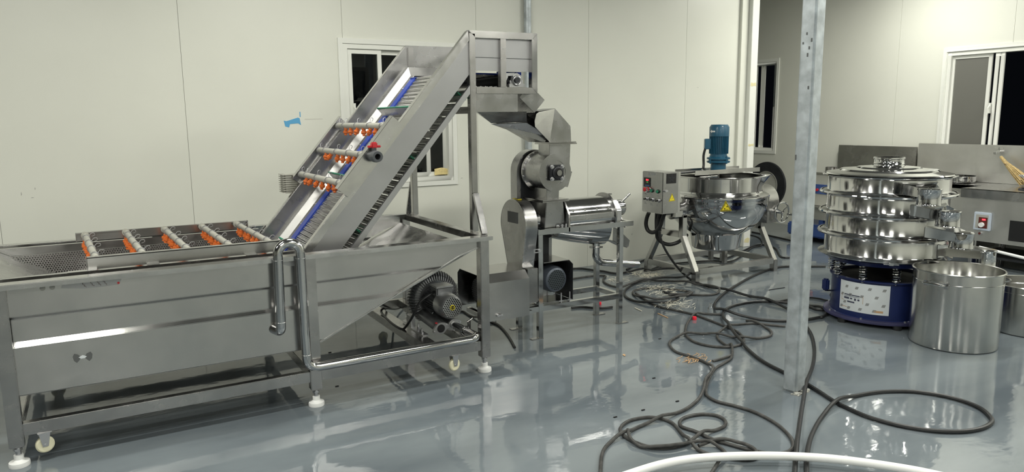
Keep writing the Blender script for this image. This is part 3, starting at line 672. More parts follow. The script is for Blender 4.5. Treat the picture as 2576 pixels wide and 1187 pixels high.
# motor tunnel at the left
mc = MB().plate([(2.30, 4.43, .222), (2.30, 4.43, .503), (2.30, 4.49, .556), (2.30, 4.79, .556), (2.30, 4.83, .52), (2.30, 4.83, .26), (2.30, 4.827, .26), (2.30, 4.827, .518), (2.30, 4.788, .553), (2.30, 4.492, .553), (2.30, 4.433, .501), (2.30, 4.433, .222)], (.39, 0, 0))
mcv = obj('motor_cover', mc, 'steel', cr, smooth=0)
obj('latch', MB().cyl((2.42, 4.432, .262), (2.42, 4.412, .262), .010, n=10).box(2.415, 2.455, 4.41, 4.416, .257, .268), 'zinc', mcv)
m1 = obj('motor', MB().cyl((2.39, 4.66, .40), (2.66, 4.66, .40), .095, n=28), 'dark_steel', cr)
obj('fan_grille', MB().lathe((2.378, 4.66, .40), [(0, 0), (.092, 0), (.098, .012), (.098, .05)], 32, 'X'), 'grille_side', m1)
obj('motor_foot', MB().box(2.42, 2.62, 4.56, 4.76, .246, .32), 'dark_steel', m1)
# drop shaped belt cover in front of the screw
prof = []
for k in range(25):
    t = math.radians(-8)+(pi+math.radians(16))*k/24; prof.append((AY-.008+.188*math.cos(t), .872+.188*math.sin(t)))
prof += [(4.537, .55), (4.751, .55)]
pc = obj('belt_cover', MB().plate([(2.69, y, z) for y, z in prof], (.105, 0, 0)), 'steel_sheet', cr, bevel=.003)
obj('cover_rim', MB().loft([[V(x, AY-.008+(y-AY+.008)*s, .80+(z-.80)*s) for y, z in prof] for x, s in ((2.689, .985), (2.689, 1.006), (2.70, 1.006))], cap=False), 'steel_bright', pc)
obj('nameplate', MB().box(2.686, 2.690, 4.592, 4.735, .884, .966), 'grey_label', pc)
obj('warning_sticker', MB().box(2.71, 2.745, 4.62, 4.70, 1.059, 1.063), 'yellow', pc)
obj('sticker_print', MB().box(2.718, 2.738, 4.635, 4.685, 1.063, 1.0645), 'black', pc)
obj('cover_tail', MB().box(2.70, 2.79, 4.47, 4.62, .30, .56), 'steel_sheet', cr, bevel=.003)
obj('latch', MB().box(2.755, 2.80, 4.462, 4.470, .675, .682).box(2.755, 2.80, 4.462, 4.470, .698, .705).box(2.75, 2.757, 4.462, 4.470, .675, .705).cyl((2.80, 4.456, .69), (2.80, 4.47, .69), .012, n=10), 'zinc', pc)
obj('shaft', MB().cyl((2.79, AY, AZc), (2.95, AY, AZc), .020, n=16).cyl((2.83, AY, AZc), (2.86, AY, AZc), .034, n=16).cyl((2.87, AY, AZc), (2.93, AY, AZc), .045, .07, n=20), 'steel_bright', cr)
# feed body, flanges, bearing plate
fb = MB().loft([[V(2.915, 4.545, 1.035), V(3.065, 4.545, 1.035), V(3.065, 4.80, 1.035), V(2.915, 4.80, 1.035)],
                [V(2.905, 4.545, .93), V(3.075, 4.545, .93), V(3.075, 4.80, .93), V(2.905, 4.80, .93)],
                [V(2.90, 4.55, .838), V(3.085, 4.55, .838), V(3.085, 4.80, .838), V(2.90, 4.80, .838)]])
obj('feed_body', fb, 'steel_sheet', cr, bevel=.004)
obj('flange', MB().box(2.855, 3.095, 4.505, 4.825, 1.036, 1.044), 'steel_tube', cr)
obj('flange', MB().box(2.86, 3.09, 4.51, 4.82, 1.046, 1.054), 'steel_tube', cr)
obj('bearing_plate', MB().plate([(3.085, 4.50, .80), (3.085, 4.50, .93), (3.085, 4.56, 1.02), (3.085, 4.62, 1.05), (3.085, 4.74, 1.05), (3.085, 4.84, .95), (3.085, 4.84, .80)], (.016, 0, 0)), 'steel_sheet', cr, bevel=.002)
for x in (3.04, 3.075): obj('bolt', MB().cyl((x, 4.52, .835), (x, 4.52, .862), .008, n=8), 'zinc', cr)
# screen drum and end gear
dr = obj('screen_drum', MB().lathe((3.10, AY, AZc), [(.10, 0), (.147, 0), (.147, .435), (.10, .435)], 44, 'X'), 'polish', cr)
obj('seam_strip', MB().box(3.11, 3.53, 4.512, 4.526, .885, .918).box(3.11, 3.53, 4.508, 4.53, .878, .884), 'steel_bright', dr)
dm = MB()
for k in range(4): dm.lathe((3.15+k*.115, AY, AZc), [(0, 0)], 3, 'X') if False else dm.lathe((3.15+k*.112, AY-.147*math.cos(.42), AZc+.147*math.sin(.42)), [(.0, -.004), (.010, -.002), (.012, .003)], 12, 'Y')
obj('dimples', dm, 'mirror', dr, stuff=True)
ep = obj('end_plate', MB().lathe((3.535, AY, AZc), [(0, 0), (.172, 0), (.172, .012), (0, .012)], 36, 'X', a0=math.radians(-20), a1=math.radians(200)).plate([(3.535, 4.51, .84), (3.535, 4.51, .80), (3.535, 4.83, .80), (3.535, 4.83, .84)], (.012, 0, 0)), 'steel_sheet', cr)
obj('end_housing', MB().plate([(3.547, 4.545, .838), (3.547, 4.545, .93), (3.547, 4.60, 1.00), (3.547, 4.74, 1.00), (3.547, 4.795, .93), (3.547, 4.795, .838)], (.085, 0, 0)), 'cast_light', cr, bevel=.008)
kn = obj('adjusting_knob', MB().cyl((3.632, AY, .928), (3.652, AY, .928), .045, n=24).lathe((3.652, AY, .928), [(0, 0), (.060, 0), (.062, .006), (.062, .07), (.056, .078), (0, .078)], 32, 'X'), 'polish', cr)
gr = MB()
for k in range(36):
    a = 2*pi*k/36; gr.box(3.66, 3.722, AY+.062*math.cos(a)-.0016, AY+.062*math.cos(a)+.0016, .928+.062*math.sin(a)-.0016, .928+.062*math.sin(a)+.0016)
obj('knurling', gr, 'polish', kn, stuff=True)
obj('handle', MB().cyl((3.69, 4.63, .975), (3.755, 4.60, 1.045), .009, n=12), 'steel_tube', kn)
obj('handle', MB().cyl((3.69, 4.65, .87), (3.71, 4.60, .772), .009, n=12), 'steel_tube', kn)
obj('wing_bolt', MB().cyl((3.60, AY, .99), (3.60, AY, 1.05), .007, n=10).box(3.58, 3.62, AY-.006, AY+.006, 1.038, 1.05).box(3.585, 3.615, AY-.012, AY+.012, 1.0, 1.012), 'steel_tube', cr)
# juice trough and outlet
rings = []
for x, cz, r, e in ((2.985, .86, .06, .9), (3.0, .86, .13, .9), (3.20, .845, .142, 1.08), (3.42, .835, .146, 1.28), (3.52, .83, .146, 1.30), (3.535, .82, .08, 1.1)):
    rings.append([V(x, AY+r*math.cos(t), cz+r*e*math.sin(t)) for t in [pi+pi*k/20 for k in range(21)]])
obj('juice_trough', MB().loft(rings, cap=False, closed=False), 'polish', cr, solid=.003)
op = fillet([(3.45, 4.65, .665), (3.45, 4.65, .545), (3.50, 4.66, .495), (3.90, 4.66, .430)], .07)
oo = obj('outlet_pipe', MB().tube(op, .030, 18), 'polish', cr)
obj('pipe_clamp', MB().torus((3.45, 4.65, .63), .032, .007, 'Z', 24, 8).box(3.395, 3.425, 4.64, 4.66, .622, .64).box(3.475, 3.515, 4.64, 4.66, .615, .63), 'steel_tube', oo)
obj('pipe_bore', MB().cyl((3.9005, 4.66, .43), (3.902, 4.66, .4297), .027, n=16), 'void', oo)
obj('residue_chute', MB().plate([(3.605, 4.62, .79), (3.70, 4.62, .72), (3.775, 4.62, .655), (3.765, 4.62, .605), (3.745, 4.62, .595), (3.60, 4.62, .665)], (0, .003, 0)).plate([(3.60, 4.62, .667), (3.745, 4.62, .597), (3.745, 4.76, .597), (3.60, 4.76, .667)], (0, 0, .003)), 'steel_sheet', cr, smooth=0)
# upper crusher
ux, uz = 2.985, 1.254
obj('neck', MB().loft([[V(2.918, 4.545, 1.052), V(3.025, 4.545, 1.052), V(3.025, 4.715, 1.052), V(2.918, 4.715, 1.052)], [V(2.915, 4.545, 1.15), V(3.03, 4.545, 1.15), V(3.03, 4.715, 1.15), V(2.915, 4.715, 1.15)]]), 'steel_sheet', cr, bevel=.002)
obj('crusher_drum', MB().cyl((ux, 4.542, uz), (ux, 4.755, uz), .139, n=48), 'steel_sheet', cr)
obj('drum_cover', MB().lathe((ux, 4.535, uz), [(.0, 0), (.092, 0), (.092, -.004), (.141, -.004), (.141, .008)], 48, 'Y'), 'steel_sheet', cr)
obj('rear_flange', MB().lathe((ux, 4.755, uz), [(.12, 0), (.155, 0), (.155, .016), (.12, .016)], 48, 'Y'), 'steel_tube', cr)
for k in range(7):
    a = pi*.5+k*.36; obj('bolt', MB().cyl((ux+.147*math.cos(a), 4.748, uz+.147*math.sin(a)), (ux+.147*math.cos(a), 4.757, uz+.147*math.sin(a)), .007, n=8), 'zinc', cr)
obj('throat', MB().plate([(2.942, 4.545, 1.462), (3.131, 4.545, 1.462), (3.121, 4.545, 1.22), (2.99, 4.545, 1.24), (2.942, 4.545, 1.36)], (0, .155, 0)), 'steel_sheet', cr, bevel=.002)
obj('flange', MB().box(2.918, 3.168, 4.515, 4.715, 1.462, 1.470), 'steel_tube', cr)
obj('flange', MB().box(2.920, 3.164, 4.518, 4.712, 1.472, 1.480), 'steel_tube', cr)
bk = MB().plate([(ux-.058+dx, 4.53, uz-.058+dz) for dx, dz in ((0, .012), (.012, 0), (.104, 0), (.116, .012), (.116, .104), (.104, .116), (.012, .116), (0, .104))], (0, -.022, 0)).lathe((ux+.003, 4.508, uz), [(.05, 0), (.046, -.012), (.036, -.016)], 28, 'Y')
bb = obj('bearing_block', bk, 'dark_steel', cr)
obj('shaft_end', MB().cyl((ux+.003, 4.52, uz), (ux+.003, 4.478, uz), .024, .022, n=20), 'steel_tube', bb)
obj('shaft_collar', MB().lathe((ux+.003, 4.49, uz), [(.024, 0), (.036, 0), (.036, .01)], 24, 'Y'), 'black', bb)
for dx, dz in ((-.045, -.045), (.045, -.045), (.045, .045), (-.045, .045)):
    obj('bolt', MB().cyl((ux+dx, 4.51, uz+dz), (ux+dx, 4.492, uz+dz), .011, n=6).cyl((ux+dx, 4.51, uz+dz), (ux+dx, 4.505, uz+dz), .016, n=12), 'zinc', bb)
FL = lambda x, y: PL(1220+x/3.957, 220+y/3.957, 1, 4.54)
obj('side_flap', MB().plate([FL(845, 830), FL(868, 838), FL(825, 992), FL(790, 985)], (0, .15, 0)), 'steel_tube', cr)
# hood over the throat
hd = MB().plate([(2.942, 4.541, 1.480), (3.130, 4.541, 1.478), (3.124, 4.541, 1.592), (2.986, 4.541, 1.722)], (0, .004, 0))
hd.plate([(3.130, 4.541, 1.478), (3.124, 4.541, 1.592), (3.124, 4.72, 1.592), (3.130, 4.72, 1.478)], (.004, 0, 0))
hd.plate([(3.124, 4.541, 1.592), (2.986, 4.541, 1.722), (2.986, 4.72, 1.722), (3.124, 4.72, 1.592)], (.002, 0, .004))
hd.plate([(2.942, 4.72, 1.480), (3.130, 4.72, 1.478), (3.124, 4.72, 1.592), (2.986, 4.72, 1.722), (2.84, 4.76, 1.70), (2.78, 4.78, 1.60)], (0, .004, 0))
hd.plate([(2.986, 4.541, 1.722), (2.986, 4.72, 1.722), (2.84, 4.76, 1.705), (2.815, 4.50, 1.705)], (0, 0, .003))
obj('hood', hd, 'steel_sheet', cr, smooth=0)
obj('hood_cheek', MB().plate([(2.986, 4.540, 1.722), (2.942, 4.540, 1.480), (2.775, 4.475, 1.595), (2.768, 4.47, 1.635), (2.785, 4.475, 1.685), (2.815, 4.485, 1.70)], (0, .003, 0)), 'steel_bright', cr, smooth=0)
# tall belt guard behind
gp = [(ux-.012+.163*math.cos(t), uz+.163*math.sin(t)) for t in [pi*k/20 for k in range(21)]]+[(2.81, .34), (3.125, .34)]
bg = obj('belt_guard', MB().plate([(x, 4.80, z) for x, z in gp], (0, .10, 0)), 'steel_sheet', cr, bevel=.002)
obj('guard_shade_plate', MB().plate([(ux-.012+(x-ux+.012)*.80, 4.797, z-.0 if z < .5 else uz+(z-uz)*.8) for x, z in gp], (0, .004, 0)), 'dark_steel', bg, smooth=0)  # dark plate on the solid guard, painting in its shaded inside
# lower motor under its roof
obj('motor_roof', MB().box(2.86, 3.09, 4.50, 4.80, .582, .586).plate([(3.09, 4.50, .586), (3.125, 4.50, .55), (3.125, 4.80, .55), (3.09, 4.80, .586)], (0, 0, -.003)), 'steel', cr, smooth=0)
obj('motor_side', MB().box(3.123, 3.126, 4.50, 4.80, .27, .551), 'dark_steel', cr, smooth=0)
m2 = obj('motor', MB().cyl((2.985, 4.62, .437), (2.985, 4.80, .437), .088, n=28), 'dark_steel', cr)
fcv = obj('fan_cover', MB().lathe((2.985, 4.515, .437), [(.078, 0), (.092, .008), (.102, .03), (.104, .11), (.09, .12)], 36, 'Y'), 'cast_blue', cr)
obj('grille', MB().lathe((2.985, 4.516, .437), [(.0, 0), (.079, 0)], 36, 'Y'), 'grille_dark', fcv)
obj('grille_back', MB().lathe((2.985, 4.55, .437), [(.0, 0), (.085, 0)], 24, 'Y'), 'void', fcv)
obj('motor_label', MB().lathe((2.985, 4.635, .437), [(.0895, 0), (.0895, .05)], 12, 'Y', a0=math.radians(150), a1=math.radians(200)), 'yellow', m2)
obj('motor_base', MB().box(2.88, 3.12, 4.53, 4.80, .256, .268).box(2.92, 3.05, 4.62, 4.78, .268, .36), 'polish', cr)
for x, y in ((3.03, 4.52), (3.11, 4.52)): obj('bolt', MB().cyl((x, y, .25), (x, y, .33), .006, n=8).box(x-.02, x+.02, y-.004, y+.004, .262, .27), 'zinc', cr)
# ------------------------------------------------------------------ tilting kettle
ket = thing('jacketed_kettle', 'polished tilting jacketed kettle with blue mixer motor and control box', 'kettle', (5.75, 5.6, 0))
kx, ky = 5.75, 5.59
def bowl_r(z): return .53*math.sqrt(max(0, 1-((.82-z)/.457)**2))
pr = [(.0, .262), (.235, .262), (.25, .275), (.268, .40), (.276, .43)]
pr += [(bowl_r(.43+(.82-.43)*k/14), .43+(.82-.43)*k/14) for k in range(1, 15)]
pr += [(.535, .832), (.532, .846), (.50, .866), (.470, .876), (.462, .89)]
obj('bowl', MB().lathe((kx, ky, 0), pr, 72), 'mirror', ket)
def spout(v):
    a = math.atan2(v.y-ky, v.x-kx); d = math.degrees(a)+50; k = math.exp(-(d/16)**2)*max(0, (v.z-.92)/.12)**1.4*.080
    r = math.hypot(v.x-kx, v.y-ky); return (kx+(r+k)*math.cos(a), ky+(r+k)*math.sin(a), v.z+k*.12)
wl = MB().lathe((kx, ky, 0), [(.458, .885), (.456, .94), (.456, .985), (.456, 1.03), (.466, 1.04), (.462, 1.046), (.446, 1.043), (.444, 1.03), (.444, .985), (.444, .94), (.43, .75), (.33, .52), (.0, .44)], 96).xform(spout)
obj('inner_pot', wl, 'mirror_v', ket)
lid = MB().lathe((kx, ky, 0), [(.05, 1.062), (.44, 1.054), (.456, 1.048)], 40, a0=math.radians(10), a1=math.radians(224))
obj('lid', lid, 'steel_sheet', ket, solid=.004)
br = MB().box(5.285, 6.225, 5.45, 5.74, 1.078, 1.084).box(5.285, 6.225, 5.446, 5.452, 1.066, 1.112).box(5.285, 6.225, 5.738, 5.744, 1.066, 1.112)
obj('motor_bridge', br, 'steel', ket)
obj('stirrer_shaft', MB().cyl((kx, ky, .48), (kx, ky, 1.08), .018, n=14).bar((kx-.3, ky, .62), (kx+.3, ky, .62), .03, .05), 'steel_tube', ket)
obj('motor_base', MB().lathe((kx, ky, 0), [(0, 1.082), (.125, 1.082), (.125, 1.094), (.080, 1.094), (.078, 1.17), (.112, 1.172), (.120, 1.178), (.120, 1.192), (.100, 1.196), (.100, 1.206), (.120, 1.210), (.120, 1.226), (.11, 1.232), (.088, 1.236), (.086, 1.262), (0, 1.262)], 40), 'blue_motor', ket)
mb_ = obj('mixer_motor', MB().lathe((kx, ky, 0), [(0, 1.258), (.086, 1.258), (.088, 1.46), (0, 1.46)], 40), 'blue_motor', ket)
fn = MB()
for k in range(34):
    a = 2*pi*k/34; u = V(math.cos(a), math.sin(a), 0); fn.bar(V(kx, ky, 1.268)+u*.092, V(kx, ky, 1.455)+u*.092, .004, .016, u)
obj('motor_fins', fn, 'blue_motor', mb_, stuff=True)
fcc = obj('fan_cover', MB().lathe((kx, ky, 0), [(.098, 1.448), (.102, 1.45), (.102, 1.545), (.085, 1.572), (.0, 1.574)], 40), 'blue_motor', ket)
tc = math.atan2(-ky, -kx)
def onc(r, da, z): return V(kx+r*math.cos(tc+da), ky+r*math.sin(tc+da), z)
arrow = MB()
def arw(da): return (da+1.08)/.26*.017 if da < -.82 else .0075
for k in range(16):
    d0, d1 = -1.08+.66*k/16, -1.08+.66*(k+1)/16; h0, h1 = arw(d0+1e-4), arw(d1-1e-4)
    arrow.add([onc(.1035, d0, 1.502-h0), onc(.1035, d1, 1.502-h1), onc(.1035, d1, 1.502+h1), onc(.1035, d0, 1.502+h0)], [(0, 1, 2, 3)])
obj('arrow_sticker', arrow, 'white_plastic', fcc, smooth=0)
for k in range(4):
    a = tc+.8+k*pi/2; u = V(math.cos(a), math.sin(a), 0); obj('bolt', MB().cyl(V(kx, ky, 1.165)+u*.116, V(kx, ky, 1.245)+u*.116, .009, n=8), 'blue_motor', mb_)
ul = V(-.80, .60, 0).normalized(); jc = V(kx, ky, 1.37)+ul*.115
obj('terminal_box', MB().bar(jc-V(0, 0, .055), jc+V(0, 0, .055), .09, .07, ul), 'blue_motor', mb_, bevel=.006)
cp = [jc+V(-.03, .0, -.04), jc+V(-.045, .01, -.12), jc+V(-.05, 0, -.22), jc+V(-.09, -.03, -.27), V(5.45, 5.52, 1.100), V(5.25, 5.46, 1.105), V(5.03, 5.44, 1.10)]
obj('motor_cable', MB().tube(spline(cp, 7), .013, 10), 'rubber', ket)
obj('cable_tie', MB().torus((5.45, 5.52, 1.10), .014, .003, 'X', 14, 6), 'white_plastic', ket)
# trunnions, gear housing, hand wheel
obj('trunnion', MB().cyl((5.10, ky, .70), (5.30, ky, .70), .085, n=28), 'steel_bright', ket)
obj('gear_drum', MB().cyl((6.22, ky, .72), (6.50, ky, .72), .192, n=40), 'steel', ket, bevel=.004)
obj('gear_box', MB().box(6.20, 6.36, 5.30, 5.60, .52, .76), 'steel', ket, bevel=.004)
hw = obj('hand_wheel', MB().torus((6.335, 5.22, .637), .108, .009, 'Y', 36, 8).cyl((6.335, 5.30, .637), (6.335, 5.205, .637), .018, n=14), 'polish', ket)
for k in range(3):
    a = .6+k*2*pi/3; obj('spoke', MB().cyl((6.335, 5.22, .637), (6.335+.108*math.cos(a), 5.22, .637+.108*math.sin(a)), .009, n=8), 'polish', hw)
obj('grip', MB().cyl((6.42, 5.22, .61), (6.44, 5.07, .61), .010, n=10), 'polish', hw)
# frame
for x, s in ((5.14, 1), (6.28, 1)):
    for yy, sg in ((5.45, -1), (5.775, 1)):
        obj('upright', MB().box(x-.03, x+.03, yy-.03, yy+.03, .44, .675), 'steel', ket, bevel=.003)
        obj('leg', MB().bar((x, yy, .47), (x, yy+sg*.20, .115), .06, .045, (0, 1, .3)), 'steel', ket, bevel=.003)
        obj('foot', MB().box(x-.03, x+.03, yy+sg*.20-.03, yy+sg*.20+.03, 0, .125), 'steel_tube', ket, bevel=.003)
    obj('top_bar', MB().box(x-.028, x+.028, 5.42, 5.805, .645, .676), 'steel', ket, bevel=.003)
    obj('mid_bar', MB().box(x-.028, x+.028, 5.48, 5.745, .44, .50), 'steel', ket, bevel=.003)
    obj('base_bar', MB().box(x-.026, x+.026, 5.28, 5.945, .085, .145), 'steel', ket, bevel=.003)
for y in (5.25, 5.975): obj('base_rail', MB().box(5.17, 6.25, y-.026, y+.026, .088, .148), 'steel', ket, bevel=.003)
for y in (5.50, 5.70): obj('drain_post', MB().box(5.78, 5.82, y-.02, y+.02, .10, .27), 'steel_tube', ket)
# warning triangle on the bowl
def onbowl(px, py):
    best = None
    for i in range(200):
        z = .55+.28*i/199; r = bowl_r(z)+.003
        for da in (0,):
            pass
    o = V(0, 0, CAMZ); d = ray(px, py).normalized(); t = 6.0
    for i in range(4000):
        p = o+d*t; r = math.hypot(p.x-kx, p.y-ky)
        if p.z < .82 and r < bowl_r(p.z)+.003: return p
        if p.z >= .82 and r < .533: return p
        t += .0008
    return o+d*t
def tri(name, pts, m, par, push):
    c = sum(pts, V(0, 0, 0))/3
    return obj(name, MB().plate(pts, push), m, par, smooth=0)
KP = lambda x, y: onbowl(1560+x/2.473, 280+y/2.473)
t3 = [KP(658, 557), KP(692, 617), KP(621, 621)]; nn = (t3[1]-t3[0]).cross(t3[2]-t3[0]).normalized()
if nn.dot(V(-kx, -ky, 1)) < 0: nn = -nn
c3 = (t3[0]+t3[1]+t3[2])/3
ws_ = tri('warning_sticker', [p+nn*.010 for p in t3], 'yellow', ket, nn*.001)
def edge_tri(pts, s0, s1, off): # outline band
    m = MB(); c = sum(pts, V(0, 0, 0))/3
    for i in range(3):
        a, b = pts[i], pts[(i+1) % 3]; m.add([c+(a-c)*s1+off, c+(b-c)*s1+off, c+(b-c)*s0+off, c+(a-c)*s0+off], [(0, 1, 2, 3)])
    return m
obj('sticker_border', edge_tri(t3, .74, .90, nn*.0116), 'black', ws_, smooth=0)
ax1 = (t3[1]-t3[2]).normalized(); ax2 = nn.cross(ax1)
if ax2.z < 0: ax2 = -ax2
mk = MB()
for dx, dz, s in ((.012, .012, .012), (-.012, -.008, .012)):
    q = c3+nn*.0118+ax1*dx+ax2*dz; mk.add([q+ax1*s*.7, q+ax2*s*.6, q-ax1*s*.7, q-ax2*s*.6], [(0, 1, 2, 3)])
for k in range(5):
    q = c3+nn*.0118+ax1*(-.018+k*.009)-ax2*.021; mk.add([q, q+ax1*.006, q+ax1*.006+ax2*.005, q+ax2*.005], [(0, 1, 2, 3)])
obj('sticker_print', mk, 'black', ws_, smooth=0)
# control box
bxm = obj('control_box', MB().box(4.815, 5.02, 5.40, 5.708, .709, 1.12), 'steel_sheet', ket, bevel=.006)
obj('box_hinge', MB().box(5.02, 5.05, 5.405, 5.43, .715, 1.118), 'steel_bright', bxm)
obj('box_bracket', MB().box(5.02, 5.115, 5.43, 5.50, .66, .72).box(5.02, 5.115, 5.60, 5.66, .66, .90), 'steel', bxm)
XF = 4.815
def Q(x, y):                                                       # region pixel -> point on the button face
    return PL(1600+x/7.915, 410+y/7.915, 0, XF)
def face_disc(name, c, r, h, m, par, n=20, r2=None): return obj(name, MB().cyl(c, c-V(h, 0, 0), r, r2, n), m, par)
ds = obj('display', MB().box(XF-.006, XF, Q(295, 0).y, Q(168, 0).y, .965, 1.058), 'black', bxm, bevel=.002)
rot = Matrix.Rotation(-pi/2, 4, 'Z') @ Matrix.Rotation(pi/2, 4, 'X')
qy = Q(235, 300).y
text('red_digits', '024', .026, 'led_red', ds, Matrix.Translation((XF-.0072, qy, 1.034)) @ rot)
text('green_digits', '175', .018, 'led_green', ds, Matrix.Translation((XF-.0072, qy, 1.012)) @ rot)
obj('key_strip', MB().box(XF-.0068, XF-.005, qy-.036, qy+.036, .974, .984), 'plate_blue', ds)
er = obj('stop_button', MB().cyl((XF, Q(235, 520).y, .935-.012), (XF-.025, Q(235, 520).y, .935-.012), .016, n=16), 'zinc', bxm)
ey, ez = Q(235, 520).y, Q(235, 520).z
er.location.z += 0
obj('button_collar', MB().cyl((XF, ey, ez), (XF-.006, ey, ez), .021, n=20), 'red', er)
obj('button_stem', MB().cyl((XF, ey, ez), (XF-.032, ey, ez), .013, n=16), 'zinc', er)
obj('button_head', MB().lathe((XF-.03, ey, ez), [(.012, 0), (.021, -.008), (.021, -.018), (.014, -.022), (0, -.022)], 24, 'X'), 'red', er, label='red mushroom head')
for x, y in ((310, 548), (428, 567)):
    c = Q(x+12, y); gb = obj('push_button', MB().lathe((c.x, c.y, c.z), [(.020, 0), (.020, -.006), (.016, -.010)], 20, 'X'), 'black', bxm)
    obj('button_head', MB().cyl(c-V(.004, 0, 0), c-V(.020, 0, 0), .015, n=18), 'green', gb)
for x, y in ((215, 710), (330, 728), (450, 750)):
    c = Q(x, y); sw = obj('rotary_switch', MB().lathe((c.x, c.y, c.z), [(0, 0), (.019, 0), (.019, -.012), (.015, -.016), (0, -.016)], 20, 'X'), 'zinc', bxm)
    obj('switch_knob', MB().bar(c-V(.024, .022, -.004), c-V(.024, -.022, .004), .016, .012, (1, 0, 0)), 'black', sw, bevel=.003)
pm_ = MB()
def pl_(x, y, wd, ht=4):
    a, b = Q(x-wd/2, y), Q(x+wd/2, y+wd*.10); pm_.box(XF-.0008, XF, min(a.y, b.y), max(a.y, b.y), a.z-ht/7.915/350, a.z+ht/7.915/350)
for x, y in ((185, 605), (310, 628), (432, 645), (185, 780), (305, 808), (425, 830)):
    pl_(x, y, 34, 12); pl_(x+8, y+22, 58, 8)
pl_(262, 215, 36, 40); pl_(345, 212, 90, 26); pl_(330, 240, 90, 4)
obj('printed_captions', pm_, 'grey_print', bxm, stuff=True, smooth=0)
YFc = 5.40
def QR(x, y): return PL(1600+x/7.915, 410+y/7.915, 1, YFc)
a_, b_ = QR(612, 215), QR(793, 400)
fg = obj('fan_vent', MB().box(a_.x, b_.x, YFc-.005, YFc, b_.z, a_.z), 'black', bxm)
fcx, fcz = (a_.x+b_.x)/2, (a_.z+b_.z)/2
fb_ = MB()
for k in range(5):
    t = k*2*pi/5; fb_.bar((fcx+.008*math.cos(t), YFc-.0055, fcz+.008*math.sin(t)), (fcx+.04*math.cos(t+.3), YFc-.0055, fcz+.04*math.sin(t+.3)), .001, .012, (math.cos(t+1.57), 0, math.sin(t+1.57)))
obj('fan_blades', fb_, 'dark_steel', fg, smooth=0)
lt = QR(575, 560); obj('latch', MB().box(lt.x-.006, lt.x+.03, YFc-.012, YFc, lt.z-.008, lt.z+.010).cyl((lt.x, YFc-.02, lt.z), (lt.x, YFc, lt.z), .01, n=10), 'zinc', bxm)
t4 = [QR(717, 603)+V(0, -.001, 0), QR(776, 752)+V(0, -.001, 0), QR(650, 768)+V(0, -.001, 0)]
w2 = obj('warning_sticker', MB().plate(t4, (0, -.0008, 0)), 'yellow', bxm, smooth=0)
obj('sticker_border', edge_tri(t4, .78, .92, V(0, -.0012, 0)), 'black', w2, smooth=0)
cq = (t4[0]+t4[1]+t4[2])/3+V(0, -.0013, 0)
obj('sticker_print', MB().add([cq+V(.003, 0, .016), cq+V(.006, 0, .0), cq+V(.0, 0, .002), cq+V(-.003, 0, -.014), cq+V(-.006, 0, .001), cq+V(.0, 0, -.001)], [(0, 1, 2), (3, 4, 5)]), 'black', w2, smooth=0)
# corrugated hoses hanging below the box
KX = lambda x, y, X: PL(1600+x/6.594, 520+y/6.594, 0, X)
h1 = [KX(215, 95, 4.93), KX(180, 180, 4.93), KX(165, 290, 4.93), KX(195, 385, 4.94), KX(265, 425, 4.95), KX(340, 400, 4.95), KX(400, 320, 4.96), KX(430, 220, 4.97), KX(470, 120, 4.97)]
obj('hose', MB().tube(spline(h1, 8), .021, 12), 'rubber', ket)
h2 = [KX(345, 110, 4.97), KX(340, 250, 4.98), KX(345, 400, 5.0), KX(360, 520, 5.05), KX(450, 600, 5.1), KX(560, 625, 5.16), KX(680, 595, 5.24), KX(760, 540, 5.35), KX(840, 470, 5.50)]
obj('hose', MB().tube(spline(h2, 8), .020, 12), 'rubber', ket)
h3 = [KX(400, 110, 4.97), KX(380, 200, 4.97), KX(370, 300, 4.97), KX(385, 400, 4.98)]
obj('hose', MB().tube(spline(h3, 8), .024, 12), 'rubber', ket)
# ------------------------------------------------------------------ black ringed wall port
prt = thing('wall_port', 'round grey port with a wide black ring low on the far wall', 'vent', (WX, 7.95, .25))
pc_ = PL(1930, 465, 0, WX)
obj('ring', MB().lathe(pc_, [(.215, -.03), (.36, -.03), (.365, 0)], 48, 'X'), 'dark_steel', prt)
obj('cap', MB().lathe(pc_, [(0, -.02), (.22, -.02), (.22, -.035), (.215, -.035)], 40, 'X'), 'beige', prt)
# ------------------------------------------------------------------ vibrating sieve
sv = thing('vibrating_sieve', 'round polished vibrating sieve with four stacked decks on a blue base', 'sieve', (5.55, 3.55, 0))
sx, sy = 5.55, 3.55
sc = math.atan2(-sy, -sx)
def onS(r, az, z): return V(sx+r*math.cos(az), sy+r*math.sin(az), z)
obj('base_flange', MB().lathe((sx, sy, 0), [(.30, .032), (.423, .032), (.426, .045), (.423, .056), (.38, .056)], 64), 'purple_flange', sv)
for k in range(6): obj('rubber_foot', MB().cyl(onS(.40, sc+.35+k*pi/3, 0), onS(.40, sc+.35+k*pi/3, .034), .034, n=14), 'rubber', sv)
for k in range(8): obj('bolt', MB().cyl(onS(.405, sc-.3+k*pi/4, .05), onS(.405, sc-.3+k*pi/4, .068), .009, n=8), 'zinc', sv)
dru = obj('drum', MB().lathe((sx, sy, 0), [(.385, .05), (.372, .06), (.372, .350), (.388, .354), (.388, .364), (.350, .364), (.350, .06)], 64), 'blue_sieve', sv)
obj('vibrator', MB().lathe((sx, sy, 0), [(0, .06), (.16, .06), (.16, .26), (.20, .27), (.20, .30), (.12, .32), (.12, .50), (0, .50)], 32), 'void', sv)  # coloured black to paint in the shade under the vibrating plate
obj('inner_shade_disc', MB().lathe((sx, sy, 0), [(0, .340), (.349, .340)], 48), 'void', sv)  # added black disc standing in for shade inside the drum
obj('vibrating_plate', MB().lathe((sx, sy, 0), [(0, .478), (.30, .478), (.405, .485), (.43, .51), (.47, .528), (0, .528)], 64), 'blue_sieve', sv)
